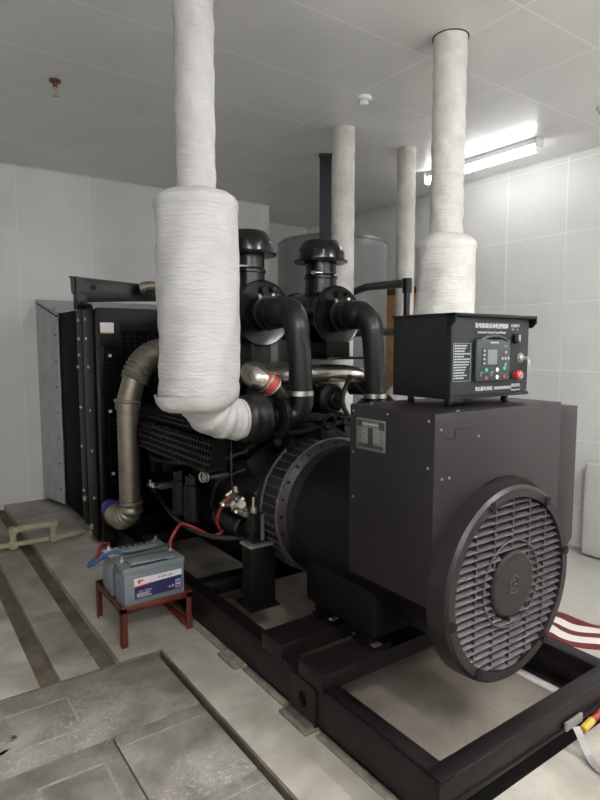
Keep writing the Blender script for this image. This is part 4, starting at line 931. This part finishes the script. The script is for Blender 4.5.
def detector(x, y, label):
    D = thing('smoke_detector', (x, y, CZ), label, 'smoke detector', 'ceiling smoke detectors')
    b = MB(); b.lathe([(0, -.002), (.055, -.002), (.057, -.02), (.05, -.03), (0, -.03)], (x, y, CZ), (0, 0, 1), 36); b.build('base', M['white'], D)
    b = MB(); b.lathe([(.036, -.03), (.036, -.045), (.028, -.06), (0, -.062)], (x, y, CZ), (0, 0, 1), 32)
    b.build('sensor_head', M['white'], D)
    b = MB()
    for k in range(10): b.box(.034, .038, -.003, .003, -.045, -.032, 0, Matrix.Translation((x, y, CZ)) @ Matrix.Rotation(k * PI / 5, 4, 'Z'))
    b.build('vents', M['print_dim'], D)
detector(2.86, 3.26, 'small round white smoke detector in the middle of the ceiling')
detector(4.42, 2.36, 'white round detector cut by the right edge of the ceiling')
SP = thing('sprinkler_head', (1.014, 4.246, CZ), 'small rusty sprinkler head hanging from the ceiling at the left', 'sprinkler')
b = MB(); b.lathe([(.038, -.001), (.036, -.012), (.018, -.022), (.014, -.05), (0, -.05)], (1.014, 4.246, CZ), (0, 0, 1), 24); b.build('escutcheon', M['rusty'], SP)
b = MB(); b.cyl((1.014, 4.246, CZ - .04), (1.014, 4.246, CZ - .095), .012, seg=12); b.cyl((1.014, 4.246, CZ - .10), (1.014, 4.246, CZ - .104), .022, seg=16); b.box(1.0, 1.003, 4.243, 4.249, CZ - .10, CZ - .05, 0); b.box(1.025, 1.028, 4.243, 4.249, CZ - .10, CZ - .05, 0); b.build('deflector', M['steel'], SP)
# white cabinet right
b = MB(); b.box(5.06, 5.257, 1.2, 2.72, -.28, .545, .004)
wc = tag(b.build('white_cabinet', M['white_box']), 'low white cabinet against the right wall, cut by the frame', 'cabinet')
b = MB(); b.box(5.10, 5.25, 1.25, 2.67, ZL, -.28, .002); b.build('plinth', M['print_dim'], wc)
b = MB(); b.box(5.052, 5.06, 1.22, 1.94, -.26, .53, .002); b.box(5.052, 5.06, 1.95, 2.70, -.26, .53, .002); b.build('door', M['white_box'], wc)

# ---------------------------------------------------------------- every loose screw, clip or band becomes a part of its own
def islands(me):
    n = len(me.vertices); par = list(range(n))
    def f(i):
        while par[i] != i: par[i] = par[par[i]]; i = par[i]
        return i
    for e in me.edges:
        a, c = f(e.vertices[0]), f(e.vertices[1])
        if a != c: par[a] = c
    g = {}
    for i in range(n): g.setdefault(f(i), []).append(i)
    L = []
    for vs in g.values():
        co = [me.vertices[i].co for i in vs]
        L.append([set(vs), [min(c[k] for c in co) - .001 for k in range(3)], [max(c[k] for c in co) + .001 for k in range(3)]])
    ch = True
    while ch:                                   # touching pieces stay together
        ch = False
        for i in range(len(L)):
            for j in range(len(L) - 1, i, -1):
                if all(L[i][1][k] <= L[j][2][k] and L[j][1][k] <= L[i][2][k] for k in range(3)):
                    L[i][0] |= L[j][0]; L[i][1] = [min(a, c) for a, c in zip(L[i][1], L[j][1])]; L[i][2] = [max(a, c) for a, c in zip(L[i][2], L[j][2])]
                    del L[j]; ch = True
    return [x[0] for x in L]
SPLIT = {'screws': 'screw', 'scratch_marks': 'scratch_mark', 'housing_bolts': 'housing_bolt', 'canister_band': 'canister_band', 'band_bolt': 'band_bolt',
         'radiator_screws': 'radiator_screw', 'rivets': 'rivet', 'sleeve_clamp': 'sleeve_clamp', 'turbine_clamp': 'turbine_clamp', 'drain_fittings': 'drain_fitting',
         'mount_studs': 'mount_stud', 'hose_band': 'hose_band', 'filler_cap': 'filler_cap', 'bracket_plug': 'bracket_plug', 'oil_filter': 'oil_filter',
         'controller_keys': 'controller_key', 'tank_seam': 'tank_seam', 'filter_bracket': 'filter_bracket', 'charging_alternator': 'charging_alternator',
         'wiring_pipes': 'wiring_pipe', 'restriction_indicator': 'restriction_indicator', 'label_lines': 'label_line', 'housing_ribs': 'housing_rib',
         'lifting_eye_and_rails': 'engine_rail', 'terminal_fittings': 'terminal_fitting', 'vents': 'vent', 'door': 'door', 'silencer_part': 'silencer_part'}
for o in list(bpy.data.objects):
    if o.type != 'MESH' or o.parent is None: continue
    key = o.name.split('.')[0]
    if key not in SPLIT: continue
    me = o.data; isl = islands(me)
    new = SPLIT[key]
    if len(isl) == 1:
        if key != new: o.name = new
        continue
    for vs in isl:
        bm = bmesh.new(); bm.from_mesh(me); bm.verts.ensure_lookup_table()
        bmesh.ops.delete(bm, geom=[v for v in bm.verts if v.index not in vs], context='VERTS')
        m2 = bpy.data.meshes.new(new); bm.to_mesh(m2); bm.free(); m2.materials.append(me.materials[0])
        c = bpy.data.objects.new(new, m2); COL.objects.link(c); c.parent = o.parent
    bpy.data.objects.remove(o)
